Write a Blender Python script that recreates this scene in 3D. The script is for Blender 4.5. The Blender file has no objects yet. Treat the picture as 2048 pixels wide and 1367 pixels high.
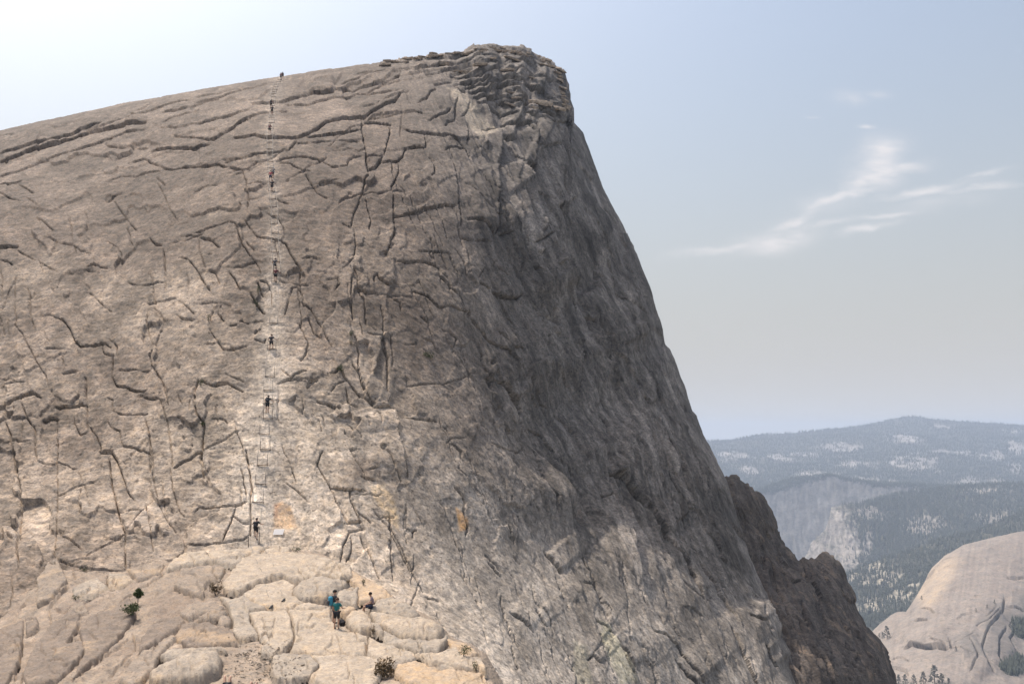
import bpy, math, random
import numpy as np
from mathutils import Vector, Matrix

rng = np.random.default_rng(7)
random.seed(7)
scene = bpy.context.scene
COL = scene.collection

# ------------------------------------------------------------------ camera
F = 1700.0                       # focal length in photo pixels (2048 wide)
PITCH = math.atan((870 - 683.5) / F)
cam_d = bpy.data.cameras.new('camera')
cam_d.lens = 36.0 * F / 2048.0
cam_d.sensor_width = 36.0
cam_d.clip_start = 0.5
cam_d.clip_end = 60000
cam = bpy.data.objects.new('camera', cam_d)
cam.rotation_euler = (math.radians(90) + PITCH, 0, 0)
COL.objects.link(cam)
scene.camera = cam

# ------------------------------------------------------------------ light and exposure
SUN_EL, SUN_AZ = math.radians(61), math.radians(-50)       # azimuth from +Y towards +X
S_DIR = Vector((math.cos(SUN_EL) * math.sin(SUN_AZ), math.cos(SUN_EL) * math.cos(SUN_AZ), math.sin(SUN_EL)))
sd = bpy.data.lights.new('sun', 'SUN')
sd.energy = 3.6
sd.angle = math.radians(0.6)
sd.color = (1.0, 0.93, 0.84)
sun = bpy.data.objects.new('sun', sd)
sun.rotation_euler = S_DIR.to_track_quat('Z', 'Y').to_euler()
sun.location = (-60, 0, 150)
COL.objects.link(sun)

world = bpy.data.worlds.new('World')
scene.world = world
world.use_nodes = True
wt = world.node_tree
wt.nodes.clear()
W = lambda t: wt.nodes.new(t)
w_out, w_bg, w_sky = W('ShaderNodeOutputWorld'), W('ShaderNodeBackground'), W('ShaderNodeTexSky')
w_sky.sky_type = 'NISHITA'
w_sky.sun_disc = False
w_sky.sun_elevation = SUN_EL
w_sky.sun_rotation = SUN_AZ
w_sky.altitude = 150
w_sky.air_density = 1.7
w_sky.dust_density = 10.0
w_sky.ozone_density = 6.0
SKY_STRENGTH = 0.15
w_bg.inputs['Strength'].default_value = SKY_STRENGTH
wt.links.new(w_bg.outputs[0], w_out.inputs[0])

scene.view_settings.view_transform = 'Standard'
scene.view_settings.look = 'None'
scene.view_settings.exposure = 0.24
scene.view_settings.gamma = 1.0
scene.view_settings.use_curve_mapping = False
scene.render.engine = 'CYCLES'
scene.cycles.use_denoising = True
scene.cycles.denoiser = 'OPENIMAGEDENOISE'
scene.cycles.denoising_input_passes = 'RGB_ALBEDO_NORMAL'
scene.cycles.denoising_prefilter = 'ACCURATE'
scene.cycles.max_bounces = 5
scene.cycles.diffuse_bounces = 3
scene.cycles.volume_bounces = 0
scene.cycles.transparent_max_bounces = 16

# ------------------------------------------------------------------ view geometry: pixel of the survey photo -> place at depth
CP, SP = math.cos(PITCH), math.sin(PITCH)
def ray(px, py):
    a = (np.asarray(px, float) - 1024) / F
    b = (683.5 - np.asarray(py, float)) / F
    dy = CP - b * SP
    return a / dy, (SP + b * CP) / dy          # x/y, z/y
def at(px, py, Y):
    rx, rz = ray(px, py)
    Y = np.asarray(Y, float)
    return np.stack([rx * Y, Y + 0 * rx, rz * Y], -1)
def project(P):
    P = np.asarray(P, float)
    d = P[..., 1] * CP + P[..., 2] * SP
    u = -P[..., 1] * SP + P[..., 2] * CP
    return 1024 + F * P[..., 0] / d, 683.5 - F * u / d

# ------------------------------------------------------------------ clouds in the sky (thin cirrus wisps at fixed directions)
def cloud_nodes():
    L = wt.links.new
    tc = W('ShaderNodeTexCoord')
    sep = W('ShaderNodeSeparateXYZ'); L(tc.outputs['Generated'], sep.inputs[0])
    def m(op, a, b=None, c=None):
        n = W('ShaderNodeMath'); n.operation = op
        for i, v in enumerate((a, b, c)):
            if v is None: continue
            if isinstance(v, (int, float)): n.inputs[i].default_value = v
            else: L(v, n.inputs[i])
        return n.outputs[0]
    yy = m('MAXIMUM', sep.outputs[1], 0.05)
    u = m('DIVIDE', sep.outputs[0], yy); v = m('DIVIDE', sep.outputs[2], yy)
    comb = W('ShaderNodeCombineXYZ'); L(u, comb.inputs[0]); L(v, comb.inputs[1])
    def noise(scale, detail, rough, sx, sy, rot=0.0):
        mp = W('ShaderNodeMapping'); mp.inputs['Scale'].default_value = (sx, sy, 1); mp.inputs['Rotation'].default_value = (0, 0, rot)
        L(comb.outputs[0], mp.inputs[0])
        n = W('ShaderNodeTexNoise'); n.inputs['Scale'].default_value = scale; n.inputs['Detail'].default_value = detail
        n.inputs['Roughness'].default_value = rough
        L(mp.outputs[0], n.inputs['Vector'])
        return n
    wn = noise(9, 4, .6, 1, 1.6)
    ws = W('ShaderNodeSeparateXYZ'); L(wn.outputs['Color'], ws.inputs[0])
    u2 = m('ADD', u, m('MULTIPLY', m('SUBTRACT', ws.outputs[0], .5), .075))
    v2 = m('ADD', v, m('MULTIPLY', m('SUBTRACT', ws.outputs[1], .5), .035))
    total = None
    # photo px, py, half length, half width, tilt (deg, rising to the right), strength
    for (px, py, hl, hw, ang, st) in [(1440, 495, 70, 9, 10, .75), (1545, 478, 75, 21, 9, 1.0), (1590, 440, 75, 13, 17, .75), (1690, 397, 85, 11, 19, .9),
                                      (1755, 340, 45, 34, 25, 1.0), (1765, 300, 40, 26, 20, .85), (1720, 365, 35, 18, 45, .75), (1800, 330, 45, 10, 3, .7),
                                      (1850, 382, 90, 9, 10, .75), (1960, 378, 70, 7, 6, .65), (1960, 352, 60, 6, 12, .45), (1735, 458, 45, 8, 15, .75),
                                      (1770, 432, 70, 6, 6, .55), (1660, 452, 60, 7, 12, .5), (1697, 196, 30, 11, -3, .7), (1755, 192, 28, 7, -5, .35), (1742, 252, 18, 5, 0, .6),
                                      (1610, 232, 18, 3, 0, .3), (1650, 415, 110, 26, 16, .3), (1880, 405, 110, 18, 8, .25)]:
        cx, cz = ray(px, py)
        t = math.radians(ang); c, s = math.cos(t), math.sin(t)
        du, dv = m('SUBTRACT', u2, float(cx)), m('SUBTRACT', v2, float(cz))
        a = m('DIVIDE', m('ADD', m('MULTIPLY', du, c), m('MULTIPLY', dv, s)), hl / F)
        b = m('DIVIDE', m('SUBTRACT', m('MULTIPLY', dv, c), m('MULTIPLY', du, s)), hw / F)
        r2 = m('ADD', m('MULTIPLY', a, a), m('MULTIPLY', b, b))
        e = m('MULTIPLY', m('POWER', 2.718, m('MULTIPLY', r2, -1.0)), st)
        total = e if total is None else m('MAXIMUM', total, e)
    wisp = noise(26, 6, .62, .55, 1.9, -.2)
    mr = W('ShaderNodeMapRange'); mr.inputs[1].default_value = .32; mr.inputs[2].default_value = .62
    L(wisp.outputs[0], mr.inputs[0])
    fac = m('MULTIPLY', total, m('ADD', m('MULTIPLY', mr.outputs[0], .75), .3))
    fac = m('MULTIPLY', m('MINIMUM', fac, 1.0), CLOUD_OPACITY)
    mix = W('ShaderNodeMix'); mix.data_type = 'RGBA'
    nz = W('ShaderNodeVectorMath'); nz.operation = 'NORMALIZE'; L(tc.outputs['Generated'], nz.inputs[0])
    s2 = W('ShaderNodeSeparateXYZ'); L(nz.outputs[0], s2.inputs[0])
    veil = m('MULTIPLY', m('POWER', 2.718, m('MULTIPLY', m('MAXIMUM', s2.outputs[2], 0.0), -3.3)), .9)      # smoke layer, same all round
    hz = W('ShaderNodeMix'); hz.data_type = 'RGBA'; L(veil, hz.inputs['Factor']); L(w_sky.outputs[0], hz.inputs['A']); hz.inputs['B'].default_value = (4.6, 4.55, 4.55, 1)
    L(fac, mix.inputs['Factor']); L(hz.outputs['Result'], mix.inputs['A'])
    mix.inputs['B'].default_value = CLOUD_COL
    L(mix.outputs['Result'], w_bg.inputs['Color'])
CLOUD_OPACITY = .9
CLOUD_COL = (5.1, 4.9, 4.95, 1)
cloud_nodes()

# ------------------------------------------------------------------ numpy helpers
def tps_fit(pts):
    pts = np.array(pts, float)
    P = pts[:, :2] / 1000.0
    w = 1.0 / pts[:, 2]
    n = len(P)
    d = np.linalg.norm(P[:, None] - P[None], axis=2)
    K = np.where(d > 0, d * d * np.log(d + 1e-12), 0) + np.eye(n) * 2e-3
    A = np.zeros((n + 3, n + 3))
    A[:n, :n] = K; A[:n, n] = 1; A[:n, n + 1:] = P
    A[n, :n] = 1; A[n + 1:, :n] = P.T
    sol = np.linalg.solve(A, np.concatenate([w, np.zeros(3)]))
    return P, sol
def tps_eval(model, px, py):
    P, sol = model
    x = np.asarray(px, float) / 1000.0; y = np.asarray(py, float) / 1000.0
    out = sol[-3] + sol[-2] * x + sol[-1] * y
    for i in range(len(P)):
        r2 = (x - P[i, 0]) ** 2 + (y - P[i, 1]) ** 2
        out = out + sol[i] * 0.5 * r2 * np.log(r2 + 1e-20)
    return 1.0 / np.maximum(out, 1e-6)

_perm = rng.permutation(256).astype(np.int64)
_perm = np.concatenate([_perm, _perm, _perm])
_g = rng.normal(size=(256, 3)); _g /= np.linalg.norm(_g, axis=1)[:, None]
_gx, _gy, _gz = (np.ascontiguousarray(_g[:, k]).astype(np.float32) for k in range(3))
_P = _perm[:512].astype(np.int32)
def perlin(p):
    p = np.asarray(p)
    x, y, z = (np.ascontiguousarray(p[..., k]).astype(np.float64) for k in range(3))
    ix, iy, iz = np.floor(x), np.floor(y), np.floor(z)
    x, y, z = (x - ix).astype(np.float32), (y - iy).astype(np.float32), (z - iz).astype(np.float32)
    ix, iy, iz = ix.astype(np.int32) & 255, iy.astype(np.int32) & 255, iz.astype(np.int32) & 255
    u, v, w = (t * t * t * (t * (t * 6 - 15) + 10) for t in (x, y, z))
    out = np.zeros(x.shape, np.float32)
    for dx in (0, 1):
        hx = _P[(ix + dx) & 255]; wx = u if dx else 1 - u
        for dy in (0, 1):
            hy = _P[hx + ((iy + dy) & 255)]; wy = wx * (v if dy else 1 - v)
            for dz in (0, 1):
                h = _P[hy + ((iz + dz) & 255)]
                out += wy * (w if dz else 1 - w) * (_gx[h] * (x - dx) + _gy[h] * (y - dy) + _gz[h] * (z - dz))
    return out * 1.5
def fbm(p, octv=4, lac=2.1, gain=.5, ridged=False):
    a, s, t = 1.0, 0.0, 0.0
    p = np.asarray(p, float)
    for o in range(octv):
        n = perlin(p + o * 17.3)
        if ridged: n = 1 - 2 * np.abs(n)
        s = s + a * n; t += a
        a *= gain; p = p * lac
    return s / t
def smooth(x, a, b):
    t = np.clip((x - a) / (b - a), 0, 1)
    return t * t * (3 - 2 * t)
def seg_dist(px, py, poly, closed=False):
    """distance to a polyline, side (+ = left hand seen in the picture), arc position"""
    poly = np.asarray(poly, float)
    if closed: poly = np.vstack([poly, poly[:1]])
    best = np.full(px.shape, 1e9); side = np.ones(px.shape); arc = np.zeros(px.shape); acc = 0.0
    for (x0, y0), (x1, y1) in zip(poly[:-1], poly[1:]):
        dx, dy = x1 - x0, y1 - y0
        L = math.hypot(dx, dy) + 1e-9
        t = np.clip(((px - x0) * dx + (py - y0) * dy) / (L * L), 0, 1)
        d = np.hypot(px - x0 - t * dx, py - y0 - t * dy)
        c = (px - x0) * dy - (py - y0) * dx
        m = d < best
        best = np.where(m, d, best); side = np.where(m, np.sign(c), side); arc = np.where(m, acc + t * L, arc)
        acc += L
    return best, side, arc, acc
def inside(px, py, poly):
    poly = np.asarray(poly, float)
    r = np.zeros(px.shape, bool)
    x1, y1 = poly[-1]
    for x0, y0 in poly:
        c = ((y0 > py) != (y1 > py)) & (px < (x1 - x0) * (py - y0) / (y1 - y0 + 1e-12) + x0)
        r ^= c
        x1, y1 = x0, y0
    return r
def sdist(px, py, poly):
    d = seg_dist(px, py, poly, True)[0]
    return np.where(inside(px, py, poly), d, -d)

# ------------------------------------------------------------------ objects
def link(name, me, mat=None, parent=None, **props):
    o = bpy.data.objects.new(name, me)
    COL.objects.link(o)
    if mat is not None and me is not None:
        for mm in (mat if isinstance(mat, (list, tuple)) else [mat]): me.materials.append(mm)
    if parent is not None: o.parent = parent
    for k, v in props.items(): o[k] = v
    return o
def np_mesh(name, V, Q, col=None):
    """fast mesh from vertices and quads (or triangles)"""
    V = np.asarray(V, np.float32).reshape(-1, 3); Q = np.asarray(Q, np.int32)
    k = Q.shape[1]
    me = bpy.data.meshes.new(name)
    me.vertices.add(len(V)); me.vertices.foreach_set('co', V.ravel())
    me.loops.add(Q.size); me.loops.foreach_set('vertex_index', Q.ravel())
    me.polygons.add(len(Q)); me.polygons.foreach_set('loop_start', np.arange(len(Q), dtype=np.int32) * k)
    try: me.polygons.foreach_set('loop_total', np.full(len(Q), k, np.int32))
    except Exception: pass
    me.update(calc_edges=True)
    if col is not None:
        a = me.color_attributes.new('Col', 'FLOAT_COLOR', 'POINT')
        c = np.ones((len(V), 4), np.float32); c[:, :3] = col
        a.data.foreach_set('color', c.ravel())
    return me
def sub_mesh(name, V, Q, col, fmask):
    q = Q[fmask]
    used, inv = np.unique(q, return_inverse=True)
    return np_mesh(name, V[used], inv.reshape(q.shape), col[used])
def grid_quads(nc, nr):
    i = np.arange(nc * nr).reshape(nc, nr)
    return np.stack([i[:-1, :-1], i[:-1, 1:], i[1:, 1:], i[1:, :-1]], -1).reshape(-1, 4)
def grid_normals(P):
    du = np.gradient(P, axis=0); dv = np.gradient(P, axis=1)
    n = np.cross(dv, du)
    n /= np.linalg.norm(n, axis=2)[..., None] + 1e-12
    c = -P / np.linalg.norm(P, axis=2)[..., None]
    s = np.sign((n * c).sum(2))
    return n * np.where(s == 0, 1, s)[..., None]

# ------------------------------------------------------------------ materials
def mat_base(name):
    m = bpy.data.materials.new(name); m.use_nodes = True
    nt = m.node_tree
    return m, nt, nt.nodes['Principled BSDF']
def rock_mat(name, grain=9.0, stain=.9, lo=.62, hi=1.22, bump=.5, bdist=.06, stretch=(1, 1, 1), spots=.45):
    """granite: colour from the point colour, broken by lichen stains, speckle and fine relief"""
    m, nt, b = mat_base(name)
    N, L = nt.nodes.new, nt.links.new
    at_ = N('ShaderNodeAttribute'); at_.attribute_name = 'Col'
    tc = N('ShaderNodeTexCoord'); mp = N('ShaderNodeMapping'); mp.inputs['Scale'].default_value = stretch
    L(tc.outputs['Object'], mp.inputs[0])
    def noise(sc, det, rough, dist=0.0):
        n = N('ShaderNodeTexNoise'); n.inputs['Scale'].default_value = sc; n.inputs['Detail'].default_value = det
        n.inputs['Roughness'].default_value = rough; n.inputs['Distortion'].default_value = dist
        L(mp.outputs[0], n.inputs['Vector']); return n.outputs[0]
    def rng_(x, a, bb, c, d):
        r = N('ShaderNodeMapRange'); L(x, r.inputs[0])
        for i, v in zip((1, 2, 3, 4), (a, bb, c, d)): r.inputs[i].default_value = v
        return r.outputs[0]
    def mul(x, y):
        n = N('ShaderNodeMath'); n.operation = 'MULTIPLY'; L(x, n.inputs[0]); L(y, n.inputs[1]); return n.outputs[0]
    n_big = noise(stain, 7, .68, .6); n_fine = noise(grain, 6, .7); n_mid = noise(grain * .28, 6, .7, .4)
    f = mul(rng_(n_big, .3, .7, lo + .12, hi - .04), rng_(n_fine, .28, .72, lo, hi))
    f = mul(f, rng_(n_mid, .3, .7, lo + .1, hi))
    sp = noise(grain * .6, 3, .5)
    f = mul(f, rng_(sp, .60, .68, 1.0, 1 - spots))
    mx = N('ShaderNodeMix'); mx.data_type = 'RGBA'; mx.blend_type = 'MULTIPLY'; mx.inputs['Factor'].default_value = 1
    L(at_.outputs['Color'], mx.inputs['A'])
    cb = N('ShaderNodeCombineColor')
    for i in range(3): L(f, cb.inputs[i])
    L(cb.outputs[0], mx.inputs['B'])
    hs = N('ShaderNodeHueSaturation'); L(mx.outputs['Result'], hs.inputs['Color']); L(rng_(n_mid, .3, .7, .75, 1.2), hs.inputs['Saturation'])
    L(hs.outputs[0], b.inputs['Base Color'])
    b.inputs['Roughness'].default_value = .9
    b.inputs['Specular IOR Level'].default_value = .2
    bp = N('ShaderNodeBump'); bp.inputs['Strength'].default_value = bump; bp.inputs['Distance'].default_value = bdist
    ad = N('ShaderNodeMath'); ad.operation = 'ADD'; L(n_mid, ad.inputs[0]); L(n_fine, ad.inputs[1])
    L(ad.outputs[0], bp.inputs['Height']); L(bp.outputs[0], b.inputs['Normal'])
    return m
def plain(name, col, rough=.8, scale=20, var=.25, metal=0.0):
    m, nt, b = mat_base(name)
    n = nt.nodes.new('ShaderNodeTexNoise'); n.inputs['Scale'].default_value = scale; n.inputs['Detail'].default_value = 4
    r = nt.nodes.new('ShaderNodeMix'); r.data_type = 'RGBA'
    r.inputs['A'].default_value = tuple(c * (1 - var) for c in col) + (1,)
    r.inputs['B'].default_value = tuple(min(1, c * (1 + var)) for c in col) + (1,)
    tc = nt.nodes.new('ShaderNodeTexCoord')
    nt.links.new(tc.outputs['Object'], n.inputs['Vector'])
    nt.links.new(n.outputs[0], r.inputs['Factor']); nt.links.new(r.outputs['Result'], b.inputs['Base Color'])
    b.inputs['Roughness'].default_value = rough; b.inputs['Metallic'].default_value = metal
    return m
M_ROCK = rock_mat('dome_granite', grain=5.0, lo=.52, hi=1.42, bump=.55, bdist=.07, spots=.5)
M_SADDLE = rock_mat('saddle_granite', grain=9, stain=1.4, lo=.70, hi=1.2, bump=.6, bdist=.05, spots=.35)
M_FAR = rock_mat('far_granite', grain=.10, stain=.012, lo=.55, hi=1.3, bump=.3, bdist=3, spots=.5)
M_NEARDOME = rock_mat('valley_dome_granite', grain=.25, stain=.02, lo=.72, hi=1.2, bump=.4, bdist=1.2, spots=.3)

# ------------------------------------------------------------------ the big granite dome
SKY_TOP = np.array([(-380, 352), (0, 262), (100, 240), (250, 207), (400, 180), (550, 155), (650, 140), (740, 127), (790, 118), (840, 110), (880, 105), (920, 101),
    (960, 96), (985, 92), (1010, 96), (1040, 101), (1080, 112), (1105, 125), (1127, 140), (1131, 165), (1138, 200), (1141, 240), (1152, 250), (1165, 265), (1178, 300),
    (1190, 332), (1198, 352), (1205, 372), (1222, 405), (1247, 455), (1262, 490), (1290, 555), (1301, 585), (1318, 640), (1324, 662), (1327, 690), (1337, 698), (1347, 720),
    (1358, 755), (1366, 775), (1382, 823), (1392, 832), (1400, 860), (1420, 900), (1440, 940), (1452, 963), (1471, 1031), (1494, 1107), (1513, 1149), (1536, 1198),
    (1562, 1272), (1577, 1304), (1600, 1367), (1700, 1640)], float)
DOME = tps_fit([(545, 1085, 70.5), (540, 1000, 74), (538, 808, 82), (550, 535, 100), (545, 469, 106), (542, 240, 142), (560, 152, 188),
    (0, 262, 178), (0, 400, 132), (0, 600, 103), (0, 800, 87), (0, 1000, 74), (0, 1240, 58), (-380, 352, 190), (-380, 700, 100), (-380, 1240, 60),
    (250, 208, 180), (250, 400, 126), (250, 700, 91), (250, 1000, 73), (250, 1140, 64.5),
    (750, 130, 196), (750, 250, 148), (750, 500, 107), (750, 800, 86), (750, 1000, 76), (750, 1150, 70),
    (900, 104, 214), (900, 170, 178), (900, 300, 145), (900, 500, 117), (900, 800, 94), (900, 1000, 82), (900, 1250, 68), (960, 1367, 62),
    (985, 93, 224), (1000, 200, 186), (1000, 300, 160), (1000, 500, 128), (1000, 800, 103), (1000, 1000, 89), (1000, 1367, 64),
    (1120, 200, 208), (1150, 400, 177), (1150, 600, 154), (1150, 800, 132), (1150, 1000, 109), (1200, 1200, 90), (1200, 1367, 76),
    (1205, 400, 199), (1290, 590, 187), (1325, 700, 180), (1370, 830, 171), (1430, 950, 159), (1520, 1200, 140), (1590, 1367, 118), (1300, 1000, 131), (1400, 1200, 115),
    (1400, 1367, 95), (1690, 1640, 100), (1000, 1640, 50), (1300, 1640, 66), (500, 1640, 45), (0, 1640, 44), (-380, 1640, 44)])

CROPS = dict(A=(0, 200, 3.418), B=(0, 550, 3.418), C=(400, 60, 3.4175), D=(400, 460, 3.4175), E=(700, 60, 3.418), Fx=(700, 400, 3.418), G=(1000, 500, 3.4175),
             H=(750, 750, 3.418), I=(1150, 850, 2.6446), J=(0, 900, 2.927), K=(400, 900, 2.926), L=(1350, 780, 2.328), S=(820, 80, 6.0235))
def parse(txt):
    out = []
    for ln in txt.strip().splitlines():
        for item in ln.split(';'):
            if not item.strip(): continue
            head, pts = item.split(':')
            c, h = head.split()
            v = np.array([float(t) for t in pts.split()]).reshape(-1, 2)
            x0, y0, s = CROPS[c]
            out.append((h, v / s + np.array([x0, y0])))
    return out
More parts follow.
